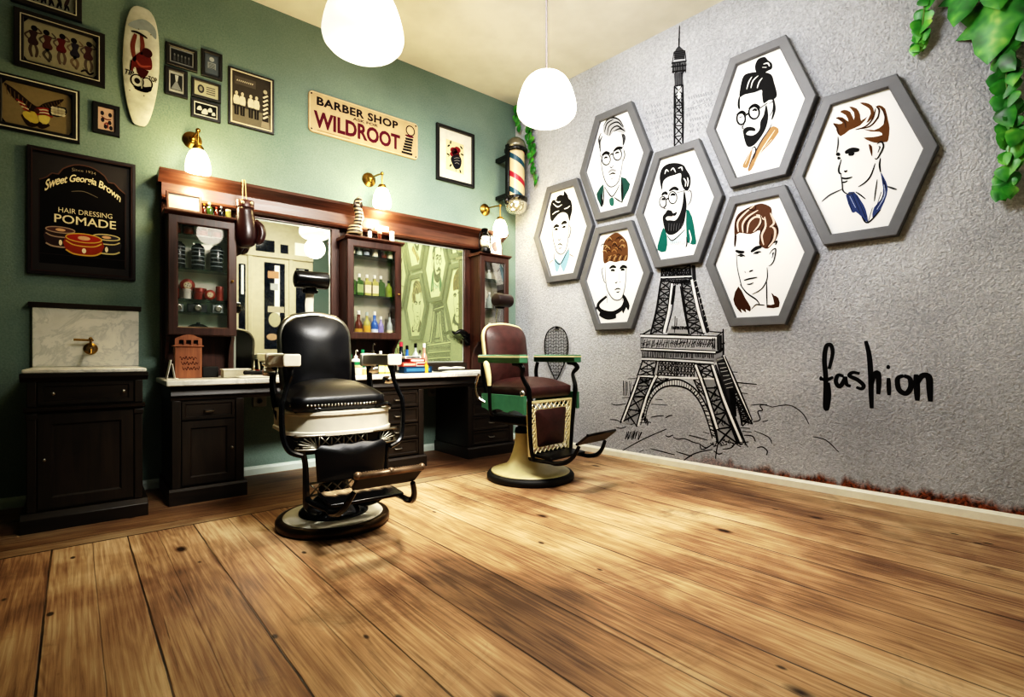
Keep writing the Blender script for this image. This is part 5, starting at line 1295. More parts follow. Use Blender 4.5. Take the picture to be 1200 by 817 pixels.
L(.022, (205, 222), (450, 232), (690, 240), c='#e3e3e2', lay=3); L(.011, (200, 214), (330, 216)); L(.011, (318, 212), (450, 225), (570, 238)); L(.012, (205, 230), (300, 234))
# legs
A_.fill([(205, 230), (300, 235), (245, 420), (200, 545), (95, 520)], '#b3b4b7', 0, 1)
truss([(205, 225), (160, 350), (92, 522)], [(300, 235), (262, 350), (195, 545)], 4, .013, 6, hatch=8)
L(.026, (212, 228), (168, 350), (104, 515), c='#e6e6e5', lay=3, taper=.1); L(.011, (222, 230), (178, 350), (118, 512), lay=4); L(.03, (322, 215), (262, 350), (205, 540), c='#e6e6e5', lay=3, taper=.2); L(.013, (312, 215), (250, 355), (195, 540), lay=4); L(.013, (335, 220), (278, 345), (222, 535), lay=4)
hatch_rect(205, 225, 290, 268, 12, .011, -12)
A_.fill([(620, 240), (690, 240), (800, 540), (880, 640), (820, 650), (720, 640), (700, 560), (650, 400)], '#b3b4b7', 0, 1)
truss([(632, 300), (680, 470), (715, 650)], [(715, 290), (770, 450), (850, 650)], 4, .014, 6, hatch=9)
L(.034, (572, 150), (640, 340), (712, 560), c='#e6e6e5', lay=3, taper=.1); L(.013, (562, 150), (630, 340), (690, 560), (712, 640), lay=4); L(.012, (590, 150), (655, 340), (722, 560), lay=4)
L(.045, (682, 150), (760, 380), (868, 640), c='#e6e6e5', lay=3, taper=.1); L(.016, (668, 150), (745, 390), (838, 650), lay=4); L(.018, (700, 150), (780, 380), (892, 655), lay=4); L(.010, (690, 150), (770, 380), (880, 650), lay=4)
A_.fill([(700, 110), (748, 90), (790, 200), (850, 330), (800, 340), (815, 480), (780, 400), (730, 220)], '#2a2a2d', 1, 1)
L(.02, (750, 90), (830, 280), (930, 500), c='#e3e3e2', lay=3, taper=.1); L(.013, (745, 90), (822, 285), (915, 520), lay=4); L(.013, (760, 95), (842, 280), (935, 505), lay=4)
truss([(800, 330), (850, 430), (870, 540)], [(850, 330), (890, 430), (935, 530)], 6, .010, 4, hatch=3); hatch_rect(790, 300, 820, 480, 8, .016, 14); 
for k in range(10): L(.010, jit((820+6*k, 400+13*k), 3), jit((880+6*k, 400+14*k), 4)); 
for k in range(8): L(.007, jit((712+8*k, 120+26*k), 3), jit((752+9*k, 110+26*k), 4), c='#bbbcbd', lay=4)
# arch
arc_o = [(210, 520), (235, 430), (275, 350), (330, 280), (400, 250), (470, 246), (540, 280), (600, 340), (650, 430), (690, 540), (708, 640)]
arc_i = [(250, 520), (262, 440), (290, 370), (340, 310), (400, 286), (470, 288), (530, 310), (580, 360), (620, 430), (655, 530), (680, 620)]
A_.fill([p for p in arc_o]+arc_i[::-1], '#c4c5c7', 1, 1); L(.014, *arc_o); L(.014, *arc_i)
for k in range(44): L(.009, along(arc_o, k/44), along(arc_i, k/44))
for k in range(12): L(.013, along(arc_i, .62+.38*k/12), lerp(along(arc_o, .62+.38*k/12), along(arc_i, .64+.36*k/12), .2)); 
for k in range(16): L(.013, jit((205+4*k, 450+6*k), 3), jit((228+3*k, 440+5*k), 4))
truss([(318, 218), (282, 320)], [(400, 240), (330, 285)], 2, .010, 4, hatch=6); truss([(560, 245), (600, 330)], [(620, 245), (640, 360)], 2, .010, 4, hatch=8)
# ground scribbles
hatch_rect(130, 575, 230, 625, 14, .011, -14, 7); hatch_rect(105, 255, 160, 345, 7, .009, 3, 5)
for q in (((140, 240), (188, 238)), ((105, 360), (250, 358), (300, 366)), ((35, 400), (70, 408), (130, 398)), ((290, 402), (395, 408)), ((315, 370), (362, 374)), ((25, 500), (60, 502), (90, 512)), ((65, 550), (100, 556), (130, 545)),
          ((290, 485), (330, 478), (370, 476)), ((380, 490), (400, 478), (425, 472)), ((250, 520), (270, 515), (290, 522)), ((75, 716), (230, 630), (388, 560)), ((285, 685), (360, 705), (440, 725)), ((215, 705), (240, 696)), ((380, 600), (400, 610), (430, 598)),
          ((430, 612), (460, 625), (500, 622), (560, 645), (600, 655)), ((450, 705), (500, 720), (550, 735)), ((530, 600), (580, 612), (650, 632)), ((460, 790), (560, 720), (680, 690)), ((620, 580), (660, 590)), ((800, 195), (840, 198)), ((815, 260), (880, 268), (965, 275)),
          ((835, 292), (865, 295)), ((855, 330), (905, 334)), ((940, 515), (985, 500), (970, 450), (1000, 440), (985, 410), (1030, 405)), ((1000, 515), (1035, 505)), ((860, 552), (920, 556)), ((870, 575), (930, 580)), ((880, 600), (935, 606), (955, 640)), ((965, 680), (1000, 675), (1030, 700), (1025, 728)), ((600, 655), (640, 680), (690, 650)), ((690, 700), (720, 720), (745, 712)), ((700, 750), (708, 690), (718, 640)), ((745, 690), (800, 680), (830, 650), (870, 660)), ((600, 660), (612, 690), (650, 680))):
    L(.009, *q)
for k in range(26): L(.010, jit((670+k*9, 650+10*sin(k)), 16), jit((690+k*9, 660+12*cos(k)), 16))
crop(0, 0, 1)
for q in (((905, 477), (925, 475), (940, 484), (948, 497)), ((953, 512), (968, 516), (983, 530)), ((880, 475), (893, 474), (905, 477)), ((884, 505), (900, 512), (905, 520))): L(.007, *q)
A_.build('tower_sketch', tw)
# handwriting
fw = thing('wall_writing', 'handwritten word fashion in black brush strokes on the grey wall', 'lettering', grey(3.35, .78), GROT)
def conv_f(u, v):
    s, z = rw(900+u/3.143, 380+v/3.143); return (s-3.35, z-.78)
a = Art(conv_f, .0005)
for w, q in ((.026, ((225,165),(238,110),(232,78),(215,82),(208,130),(213,200),(212,270),(211,305),(218,310),(226,260),(222,215))), (.02, ((190,200),(215,205),(240,195))),
             (.024, ((278,192),(258,188),(250,212),(264,230),(282,205),(284,195),(290,222),(305,228))), (.022, ((338,182),(312,178),(300,190),(330,205),(352,225),(345,238),(325,232))),
             (.026, ((360,62),(372,110),(378,180),(380,260),(382,310))), (.028, ((380,225),(390,190),(404,180),(408,215),(406,258))), (.022, ((444,198),(445,230),(446,262))),
             (.026, ((500,190),(478,200),(482,240),(508,255),(526,232),(522,200),(500,190))), (.028, ((545,185),(548,230),(550,282))), (.030, ((548,220),(568,190),(592,195),(596,240),(598,285)))):
    a.stroke(q, w*1.15, '#0e0e10', 2, .35)
a.oval((443, 158), 7, 8, None, '#0e0e10', 2); a.oval((195, 200), 6, 8, None, '#0e0e10', 2)
a.build('brush_strokes', fw)
# woven beater on the wall behind the brown chair
rk = thing('carpet_beater', 'dark wire mesh paddle shaped like a racket hanging behind the brown barber chair', 'wall ornament', grey(.635, .99), GROT)
ow = [(0, .242), (.07, .225), (.125, .18), (.155, .11), (.16, .03), (.145, -.06), (.11, -.14), (.065, -.22), (.02, -.29), (0, -.31)]
ol = ow+[(-x, z) for x, z in ow[::-1]][1:-1]
m = MB(); m.tube([(x, -.028, z) for x, z in ol], .006, 6, 3, True, True); m.build('rim', M['iron'], rk, sharp=0)
def width_at(z):
    for (x0, z0_), (x1, z1_) in zip(ow, ow[1:]):
        if z1_ <= z <= z0_: return x0+(x1-x0)*(z0_-z)/(z0_-z1_)
    return 0
m = MB()
for k in range(16):
    z = .225-.0322*k; wd = width_at(z)
    m.tube([(-wd+2*wd*j/8, -.028+.006*(-1)**(j+k), z+.008*(-1)**j) for j in range(9)], .0028, 4, 2)
for k in range(9):
    x = -.14+.035*k; zz = [z for z in [.235-.01*i for i in range(55)] if width_at(z) >= abs(x)]
    if len(zz) > 2: m.tube([(x+.006*(-1)**j, -.028, zz[0]+(zz[-1]-zz[0])*j/16) for j in range(17)], .0028, 4, 2)
m.build('wire_mesh', plain('grey_wire', '#3a3b3d', .4, .6), rk, sharp=0)
MB().box(-.01, .01, -.03, -.0005, .22, .24).build('hook', M['iron'], rk)
# ------------------------------------------------------------------ hanging ivy
def leaf_mat():
    t = NT('ivy_leaf'); oi = t.n('TexCoord'); nz = t.noise(t.coord(), 9, 2)
    c = t.ramp(nz, [(.30, '#174a1a'), (.48, '#2f7f2b'), (.62, '#5aa03c'), (.76, '#a3c463')])
    t.bsdf(c, .4, 0, None, Subsurface_Weight=.0); return t.m
M['leaf'] = leaf_mat(); M['stem'] = plain('vine_stem', '#5f7a35', .6)
def leaf(mb, p, size, yaw, tilt, roll, big=False):
    if big: prof = [(0, 0), (.30, .04), (.52, -.10), (.40, -.26), (.55, -.42), (.30, -.52), (.22, -.80), (0, -1.08)]
    else: prof = [(0, 0), (.26, .08), (.42, -.08), (.40, -.34), (.24, -.68), (0, -1.0)]
    Mx = Matrix.Translation(p) @ Matrix.Rotation(yaw, 4, 'Z') @ Matrix.Rotation(tilt, 4, 'X') @ Matrix.Rotation(roll, 4, 'Y')
    old = mb.M; mb.M = Mx
    mid = [mb.V((0, -.05*size*sin(pi*i/(len(prof)-1)), z*size)) for i, (x, z) in enumerate(prof)]
    for sx in (-1, 1):
        e = [mb.V((sx*x*size, .10*size*(x/.5), z*size)) for x, z in prof]
        for i in range(len(prof)-1):
            f = (mid[i], mid[i+1], e[i+1], e[i]); mb.face(f if sx < 0 else f[::-1])
    mb.M = old
def ivy(label, s_top, z_top, pts, n, size, big=0, seed=1, off=.05, extra=None):
    random.seed(seed)
    t = thing('ivy_vine', label, 'ivy', grey(s_top, z_top, 0), GROT, 'hanging ivy strands')
    P = smooth_path([(s-s_top, -off-o, z-z_top) for s, o, z in pts], 6)
    MB().tube(P, .005, 6, 1, False).build('stem', M['stem'], t, sharp=0)
    m = MB()
    for k in range(n):
        p = P[int((k/(n-1))*(len(P)-1))]; side = (-1)**k
        sz = size*(1.05-.4*k/n)*random.uniform(.8, 1.2)
        leaf(m, p+Vector((side*sz*.25, random.uniform(-.02, .01), random.uniform(-.01, .03))), sz, random.uniform(-.5, .5), random.uniform(-.35, .15), side*random.uniform(-.2, .7))
    for pts2, n2 in (extra or []):
        P2 = smooth_path([(s-s_top, -off-o, z-z_top) for s, o, z in pts2], 6)
        MB().tube(P2, .005, 6, 1, False).build('stem', M['stem'], t, sharp=0)
        for k in range(n2):
            p = P2[int((k/(n2-1))*(len(P2)-1))]; side = (-1)**k; sz = size*random.uniform(.75, 1.1)
            leaf(m, p+Vector((side*sz*.25, 0, random.uniform(-.03, .01))), sz, random.uniform(-.5, .5), random.uniform(-.35, .15), side*random.uniform(-.2, .7))
    for (s, z, sz, ro) in (big or []):
        leaf(m, Vector((s-s_top, -off-.03, z-z_top)), sz, random.uniform(-.25, .25), random.uniform(-.25, 0), ro, True)
    lf = m.build('foliage', M['leaf'], t, sharp=0)
    return t
ivy('ivy strand hanging in the room corner just above the barber pole', .11, 3.70, [(.09, 0, 3.70), (.09, .01, 3.55), (.11, 0, 3.42)], 12, .085, seed=2)
ivy('ivy strand ending lowest beside the small pendant and the barber pole', .33, 3.28, [(.29, 0, 3.72), (.30, .0, 3.28), (.32, .01, 3.1), (.33, 0, 2.95), (.35, 0, 2.80)], 30, .085, seed=4, extra=[([(.26, 0, 3.7), (.255, .0, 3.5), (.26, .01, 3.4), (.265, 0, 3.28)], 14)])
ivy('short ivy strand hanging above the profile portrait', 3.62, 3.6, [(3.66, 0, 3.70), (3.64, .01, 3.3), (3.625, .02, 3.0), (3.60, .0, 2.86), (3.585, 0, 2.80)], 34, .095, seed=8)
ivy('long ivy strand with large leaves at the picture edge', 4.0, 3.6, [(4.02, 0, 3.70), (4.0, .01, 3.0), (3.98, .02, 2.5), (4.0, .01, 2.2), (3.98, .0, 1.95), (3.975, 0, 1.84)], 60, .125,
    [(3.84, 3.10, .26, .25), (3.93, 3.12, .28, -.1), (3.95, 2.92, .34, .1), (4.04, 2.95, .36, -.2), (4.03, 3.1, .3, -.3)], seed=10)
# ------------------------------------------------------------------ bottles, jars, tins
C_ = {}
def glassy(name, c, rough=.12): return plain('glassy_'+name, c, rough, var=.12, Specular_IOR_Level=.7)
def vessel(kind, body, cap, r, h, loc, label, cat, group, paper=None, name=None):
    x, y, z = loc
    P = {'bottle': [(0, 0), (r*.92, 0), (r, .004), (r, h*.52), (r*.9, h*.60), (r*.36, h*.72), (r*.34, h*.84), (r*.4, h*.85), (0, h*.85)],
         'square': [(0, 0), (r, 0), (r, h*.62), (r*.8, h*.68), (r*.35, h*.72), (r*.33, h*.82), (0, h*.82)],
         'jar': [(0, 0), (r*.95, 0), (r, .004), (r, h*.74), (r*.85, h*.78), (0, h*.78)],
         'tin': [(0, 0), (r, 0), (r, h*.64), (0, h*.64)],
         'pump': [(0, 0), (r*.95, 0), (r, .005), (r, h*.56), (r*.7, h*.62), (r*.4, h*.64), (0, h*.64)],
         'tall': [(0, 0), (r*.95, 0), (r, .004), (r*.98, h*.46), (r*.80, h*.56), (r*.42, h*.66), (r*.40, h*.86), (0, h*.86)]}[kind]
    seg = 4 if kind == 'square' else 18
    m = MB()
    if kind == 'square': m.M = Matrix.Rotation(pi/4, 4, 'Z'); P = [(a*1.32, b) for a, b in P]
    m.lathe(P, seg); o = m.build(name or ('tin' if kind == 'tin' else 'jar' if kind == 'jar' else 'bottle'), body, None, sharp=40)
    o.location = loc; tag(o, label, cat, group)
    cm = MB(); e = .0006
    if kind in ('bottle', 'tall', 'square'): cm.lathe([(0, h*.85+e), (r*.44, h*.85+e), (r*.42, h), (0, h)], 12)
    elif kind == 'jar': cm.lathe([(0, h*.78+e), (r*1.04, h*.78+e), (r*1.04, h), (0, h)], 18)
    elif kind == 'tin': cm.lathe([(0, h*.64+e), (r*1.03, h*.64+e), (r*1.03, h*.96), (r*.97, h), (0, h)], 20)
    else:
        cm.lathe([(0, h*.64+e), (r*.42, h*.64+e), (r*.42, h*.74), (r*.12, h*.76), (r*.12, h*.95), (0, h*.95)], 12); cm.tube([(0, 0, h*.95), (0, -r*.6, h*.97), (0, -r*1.1, h*.93)], r*.14, 6, 1, False)
    cm.build('pump' if kind == 'pump' else 'lid' if kind in ('jar', 'tin') else 'cap', cap, o, sharp=40)
    if paper:
        z0, z1 = {'bottle': (.12, .46), 'square': (.12, .5), 'jar': (.16, .62), 'tin': (.12, .52), 'pump': (.12, .5), 'tall': (.08, .32)}[kind]
        lm = MB(); k = 1.012
        if kind == 'square': lm.M = Matrix.Rotation(pi/4, 4, 'Z'); k = 1.33
        A, B = [lm.V((r*k*cos(2*pi*i/seg), r*k*sin(2*pi*i/seg), h*z0)) for i in range(seg)], [lm.V((r*k*cos(2*pi*i/seg), r*k*sin(2*pi*i/seg), h*z1)) for i in range(seg)]
        for i in range(seg): lm.face((A[i], A[(i+1) % seg], B[(i+1) % seg], B[i]), kind != 'square')
        lm.build('paper_label', paper, o, sharp=0)
    return o
white = plain('white_plastic', '#e4e2d8', .35); blk = M['gloss_black']; silver = M['nickel']
amber = glassy('amber', '#5a2410'); dkbot = plain('dark_tonic', '#10131c', .2); green_g = glassy('green', '#3f5a2a'); yel_g = glassy('yellow', '#a8a35a'); clear_g = glassy('clear', '#a9b3ac'); blue_g = glassy('blue', '#2d5fa8'); pale_g = glassy('pale', '#c8cdbf')
red_t = plain('red_tin', '#8e2f20', .35, .2); cream_l = ink('#d8cfae'); grey_l = ink('#9aa3a8'); red_l = ink('#a84538'); gold_l = ink('#b58e3a')
Yc = 4.235
eps = .0012
# cabinet above the letter box
zs = SH1[0]+eps
for k, (x, r, h, b, lb) in enumerate(((.475, .026, .085, amber, 'amber jar at the hinge end of the top glass shelf over the dark tonic bottles'), (.545, .034, .075, amber, 'wide amber jar second on the top glass shelf over the dark tonic bottles'), (.63, .036, .052, red_t, 'low red brown jar third on the top glass shelf over the dark tonic bottles'), (.72, .034, .056, red_t, 'low red brown jar at the knob end of the shelf over the dark tonic bottles'))):
    vessel('jar', b, blk if k < 2 else red_t, r, h, (x, Yc, zs), lb, 'jar', 'jars on the top cabinet shelf')
zs = SH1[1]+eps
for x, lb in ((.488, 'black tonic bottle with grey bands, nearest the hinge of the red tin cabinet'), (.605, 'black tonic bottle with grey bands, middle of three over the red tins'), (.722, 'black tonic bottle with grey bands, nearest the knob of the red tin cabinet')):
    o = MB().lathe([(0, 0), (.040, 0), (.041, .005), (.041, .155), (.034, .170), (.022, .178), (.02, .186), (0, .186)], 20).build('tonic_bottle', dkbot, None, sharp=50)
    o.location = (x, Yc, zs); tag(o, lb, 'bottle', 'dark tonic bottles')
    for z in (.03, .06, .09, .12, .145):
        MB().lathe([(.0413, z), (.0418, z), (.0418, z+.006), (.0413, z+.006)], 20).build('band', grey_l, o, sharp=0)
zs = SH1[2]+eps
def red_tin(x, y, z, r, h, lb, up=False):
    if up:   # lying against the back showing its round lid
        t = thing('red_tin', lb, 'tin', (x, y, z+r), 0, 'red pomade tins')
        MB().lathe([(0, .0), (r*.97, .0), (r, -.004), (r, -h*.8), (r*.93, -h*.9), (0, -h*.9)], 28, (0, 0, 0), 'Y').build('tin_body', red_t, t, sharp=50)
        a = Art(step=.0006); a.oval((0, 0), r*.55, r*.55, None, '#d8c6a0', 1); a.oval((0, 0), r*.34, r*.34, None, '#5a1f18', 2)
        for k in range(4): an = k*pi/2+.5; a.oval((r*.22*cos(an), r*.22*sin(an)), r*.16, r*.16, None, '#e4dcc4', 3)
        a.mb.v = [(p[0], p[1]-h*.9-.0005, p[2]) for p in a.mb.v]; a.build('lid_print', t); return t
    return vessel('tin', red_t, red_t, r, h, (x, y, z), lb, 'tin', 'red pomade tins', red_l if r > .05 else None, 'red_tin')
red_tin(.462, 4.24, zs, .030, .075, 'red tin standing nearest the hinge on the third shelf')
red_tin(.545, 4.285, zs+.055, .046, .03, 'round red tin showing its lid, propped highest on the third shelf', True)
vessel('jar', white, white, .026, .07, (.535, 4.215, zs), 'white jar beneath the propped round red tin', 'jar', None)
red_tin(.62, 4.26, zs, .042, .085, 'tall red tin in the middle of the third shelf')
red_tin(.672, 4.205, zs, .036, .028, 'small round red tin showing its lid in front of the tall red tin', True)
red_tin(.742, 4.235, zs, .026, .105, 'narrow tall red tin nearest the knob on the third shelf')
zs = SH1[3]+eps
def camera_(x, w, h, lb, body):
    t = thing('folding_camera', lb, 'camera', (x, 4.24, zs), 0, 'old cameras on the narrow shelf')
    MB().box(-w/2, w/2, -.02, .02, 0, h).box(-w*.18, w*.18, -.016, .016, h-.001, h+.010).build('camera_body', body, t, bevel=.004)
    MB().lathe([(0, -.02), (.022, -.02), (.024, -.026), (.022, -.045), (.016, -.046), (.014, -.038), (0, -.038)], 18, (0, 0, h*.5), 'Y').build('lens', silver, t)
camera_(.482, .07, .055, 'silver camera with round lens on the narrow shelf nearest the hinge', plain('camera_grey', '#9aa0a2', .3, .6))
camera_(.60, .12, .058, 'dark wide camera in the middle of the narrow shelf', plain('camera_black', '#1b2028', .35))
camera_(.728, .072, .062, 'silver camera with round lens on the narrow shelf nearest the knob', MATS['camera_grey'])
zs = CABZ+.018+eps
o = MB().lathe([(0, 0), (.07, 0), (.072, .006), (.07, .03), (.06, .05), (.035, .064), (.012, .068), (.012, .078), (0, .08)], 28).build('domed_tin', plain('dark_blue_tin', '#1a2228', .25), None, sharp=60); o.location = (.605, 4.235, zs); tag(o, 'dark domed tin alone in the middle of the cabinet floor below the cameras', 'tin')
for x, lb in ((.49, 'low black tin beside the domed tin toward the washstand'), (.73, 'low black tin beside the domed tin toward the mirror')):
    vessel('tin', blk, blk, .04, .03, (x, 4.235, zs), lb, 'tin', 'low black tins', None, 'black_tin')
# cabinet between the mirrors
zs = SH2[0]+eps
for k, x in enumerate((1.735, 1.80, 1.865, 1.945, 2.03, 2.09)):
    vessel('jar', [dkbot, clear_g, dkbot, pale_g, amber, pale_g][k], white, .026, .078-.004*(k % 3), (x, Yc, zs), 'white lidded jar on the top shelf of the cabinet between the mirrors', 'jar', 'white lidded jars', [cream_l, None, grey_l, cream_l, None, cream_l][k])
zs = SH2[1]+eps
kinds = [(green_g, 'dark green flask'), (green_g, 'dark green flask'), (yel_g, 'yellow flask'), (yel_g, 'yellow flask'), (yel_g, 'yellow flask'), (green_g, 'dark green flask')]
wh = ['nearest the hinge', 'second from the hinge', 'third from the hinge', 'fourth from the hinge', 'fifth from the hinge']
for k, x in enumerate((1.735, 1.80, 1.87, 1.94, 2.0)):
    vessel('square', [green_g, green_g, yel_g, yel_g, green_g][k], white, .0295, .185, (x, Yc, zs), '%s flask with white cap on the middle shelf, %s' % (['dark green', 'dark green', 'yellow', 'yellow', 'dark green'][k], wh[k]), 'bottle', 'flasks on the middle shelf', [None, ink('#8a9a6a'), cream_l, cream_l, None][k])
vessel('bottle', glassy('lime', '#8a9a3a'), M['iron'], .030, .15, (2.075, Yc, zs), 'lime green bottle standing apart on the middle shelf', 'bottle', None, None)
zs = 1.075+.018+eps
for k, (x, b, c, p, r, h, lb) in enumerate(((1.725, clear_g, white, cream_l, .026, .20, 'clear bottle with cream label on the cabinet floor, at the hinge side'), (1.795, amber, white, gold_l, .034, .23, 'brown bottle with gold label on the cabinet floor'), (1.87, yel_g, clear_g, ink('#c49a3c'), .032, .22, 'yellow bottle with amber label on the cabinet floor'), (1.94, blue_g, white, ink('#c9d2e0'), .032, .23, 'blue bottle with pale label on the cabinet floor'), (2.0, glassy('violet', '#8d86b8'), white, None, .026, .19, 'violet bottle on the cabinet floor'), (2.085, clear_g, silver, cream_l, .027, .22, 'slim clear bottle standing apart on the cabinet floor'))):
    vessel('tall' if k % 2 else 'bottle', b, c, r, h, (x, Yc, zs), lb, 'bottle', 'bottles on the cabinet floor', p)
# narrow cabinet
for sh, row in ((SH3[0], ((3.11, white, blk, 'white bottle on the top shelf of the narrow cabinet', .03, .15, 'bottle'), (3.20, pale_g, white, 'pale bottle on the top shelf of the narrow cabinet', .028, .10, 'bottle'))),
                (SH3[1], ((3.12, clear_g, silver, 'clear decanter on the middle shelf of the narrow cabinet', .034, .19, 'tall'), (3.205, clear_g, white, 'clear white capped bottle on the middle shelf of the narrow cabinet', .03, .17, 'bottle'), (3.29, dkbot, silver, 'dark bottle on the middle shelf of the narrow cabinet', .03, .14, 'bottle'))),
                (1.093, ((3.12, glassy('slate', '#5d6f7a'), silver, 'slate blue jar on the floor of the narrow cabinet', .034, .15, 'jar'), (3.205, glassy('slate', '#5d6f7a'), white, 'slate blue bottle on the floor of the narrow cabinet', .03, .18, 'bottle'), (3.30, dkbot, white, 'dark bottle on the floor of the narrow cabinet', .028, .17, 'bottle')))):
    for x, b, c, lb, r, h, kd in row: vessel(kd, b, c, r, h, (x, Yc, sh+eps), lb, 'bottle' if kd != 'jar' else 'jar', 'contents of the narrow cabinet', cream_l if b is white else None)
# ------------------------------------------------------------------ on top of the cabinets
zt = 1.925+.008+eps
t = thing('framed_card', 'small white framed card leaning on top of the cabinet above the letter box', 'framed picture', (.515, 4.17, zt))
t.rotation_euler = (radians(-12), 0, 0)
m = MB(); ring_frame(m, [(-.105, 0), (.105, 0), (.105, .135), (-.105, .135)], [(0, .012), (0, -.006), (.004, -.010), (.014, -.010), (.016, -.002)]); m.build('frame', plain('pinkish_wood', '#6d4a40', .4), t)
MB().box(-.092, .092, .0, .010, .013, .122).build('card', plain('bright_card', '#d9d8c8', .5), t)
for k, (x, r, h, b, c, lb) in enumerate(((.638, .016, .085, amber, gold_l, 'thin amber bottle nearest the framed card on the cabinet top'), (.672, .022, .10, green_g, cream_l, 'olive bottle with pale cap second from the framed card'), (.715, .014, .075, amber, red_l, 'slim brown bottle in the middle of the cabinet top'), (.745, .018, .085, dkbot, grey_l, 'dark bottle beside the boxing glove on the cabinet top'), (.79, .018, .07, yel_g, cream_l, 'pale yellow jar nearest the boxing glove on the cabinet top'))):
    vessel('bottle' if k < 4 else 'jar', b, c, r, h, (x, 4.20, zt), lb, 'bottle', 'bottles on the cabinet top')
# boxing glove hung from the cornice by its laces
gl = thing('boxing_glove', 'dark brown leather boxing glove hanging by its laces from the cornice', 'boxing glove', (.895, 4.145, 1.90))
gm = MB()
def ell(cx, cy, cz, rx, ry, n=18, sq=1.0): return [(cx+rx*cos(2*pi*k/n), cy+ry*sin(2*pi*k/n), cz) for k in range(n)]
gm.loft([ell(-.006, 0, .135, .056, .042), ell(-.005, 0, .10, .058, .044), ell(-.003, 0, .06, .063, .05), ell(0, 0, .02, .072, .057), ell(.004, -.004, -.04, .076, .062), ell(.004, -.008, -.10, .074, .062), ell(-.002, -.012, -.145, .058, .05), ell(-.012, -.016, -.172, .03, .028)], True, True)
gm.build('glove_body', plain('oxblood_leather', '#2c1414', .3, var=.3, scale=20), gl, sharp=0)
MB().loft([ell(-.006, 0, .175, .058, .045), ell(-.006, 0, .172, .062, .048), ell(-.006, 0, .125, .061, .047), ell(-.006, 0, .122, .055, .042)], True, True).build('cuff', plain('worn_cuff', '#4a2620', .35), gl, sharp=50)
MB().tube([(.055, -.02, .03), (.088, -.03, -.01), (.098, -.036, -.06), (.085, -.04, -.11), (.06, -.045, -.135)], [.022, .03, .031, .027, .012], 12).build('thumb', MATS['oxblood_leather'], gl, sharp=0)
MB().sphere((-.03, -.046, .150), .012, 10, 6).sphere((.03, -.042, .154), .012, 10, 6).build('cuff_badge', ink('#d9cfb4'), gl, sharp=0)
MB().tube([(-.02, 0, .17), (-.016, .02, .25), (-.012, .035, .335), (-.008, .10, .336)], .004, 6).tube([(.004, 0, .17), (.004, .02, .25), (.002, .035, .335), (.002, .10, .336)], .004, 6).build('laces', ink('#c9b78e'), gl, sharp=0)
# cobra
zt2 = 1.935+.008+eps
cb = thing('cobra_figurine', 'coiled rearing cobra figurine with dark and pale stripes on a cabinet top', 'figurine', (1.735, 4.168, zt2))
co_ = []
for k in range(52):
    a_ = k*2*pi/17; f = k/51; co_.append((.05*(1-.35*f)*cos(a_), .05*(1-.35*f)*sin(a_), .018+.06*f))
snake = co_+[(.02, -.01, .115), (.035, -.01, .16), (.03, -.005, .21), (.012, -.01, .25), (.012, -.02, .285), (.03, -.05, .315)]
def cobra_mat():
    t = NT('cobra_stripes'); tc = t.n('TexCoord'); s = t.n('SeparateXYZ'); t.set(s.inputs[0], tc.outputs['Object'])
    f = t.math('FRACT', t.math('MULTIPLY', s.outputs[2], 34)); t.bsdf(t.mix(t.math('GREATER_THAN', f, .5), lin('#1d1714'), lin('#b5a284')), .4); return t.m
MB().tube(snake, lambda t: .020 if t < .86 else (.020+.016*sin((t-.86)/.14*pi)), 10, 2).build('coiled_body', cobra_mat(), cb, sharp=0)
MB().loft([[(.012+.040*cos(a)*k, -.022-.012*abs(cos(a)), .265+.05*sin(a)*k) for a in [2*pi*i/16 for i in range(16)]] for k in (1, .6)]+[[(.012+.02*cos(a), -.036, .265+.03*sin(a)) for a in [2*pi*i/16 for i in range(16)]]], True, True).build('hood', plain('cobra_hood', '#3a2a22', .4), cb, sharp=0)
for x, r, h, b, c, lb in ((1.875, .018, .085, white, blk, 'white jar with dark lid nearest the cobra figurine'), (1.965, .020, .075, amber, cream_l, 'brown jar between two white jars near the cobra figurine'), (2.085, .021, .095, white, white, 'white jar farthest from the cobra figurine on the same cabinet top')):
    vessel('jar', b, c, r, h, (x, 4.19, zt2), lb, 'jar', 'jars beside the cobra')
# lantern and small print on the narrow cabinet
zt3 = 1.965+.008+eps
ln = thing('oil_lantern', 'black wire framed oil lantern on top of the narrow cabinet', 'lantern', (3.085, 4.15, zt3))
MB().lathe([(0, 0), (.062, 0), (.064, .01), (.06, .04), (.04, .052), (.03, .06), (0, .06)], 24).build('fuel_base', M['iron'], ln)
MB().lathe([(0, .062), (.032, .062), (.045, .085), (.046, .12), (.036, .155), (.03, .165), (0, .165)], 24).build('glass_globe', glow('lamp_globe', '#f7e2b0', .5), ln, sharp=0)
MB().lathe([(0, .167), (.04, .167), (.042, .18), (.028, .195), (.032, .22), (.038, .228), (.03, .24), (0, .246)], 20).build('chimney_cap', M['iron'], ln)
MB().tube([(-.055, 0, .035), (-.072, 0, .06), (-.068, 0, .14), (-.06, 0, .19), (-.035, 0, .215)], .006, 6).tube([(.055, 0, .035), (.072, 0, .06), (.068, 0, .14), (.06, 0, .19), (.035, 0, .215)], .006, 6).build('side_frame', M['iron'], ln, sharp=0)
MB().tube([(-.068, 0, .15), (-.075, -.04, .12), (0, -.085, .085), (.075, -.04, .12), (.068, 0, .15)], .003, 5).build('bail_handle', M['iron'], ln, sharp=0)
fp = thing('framed_print', 'small pale print standing between the lantern and the end of the cabinet top', 'framed picture', (3.262, 4.20, zt3)); fp.rotation_euler = (radians(-8), 0, 0)
m = MB(); ring_frame(m, [(-.09, 0), (.09, 0), (.09, .21), (-.09, .21)], [(0, .012), (0, -.008), (.008, -.009), (.010, 0)]); m.build('frame', M['black'], fp)
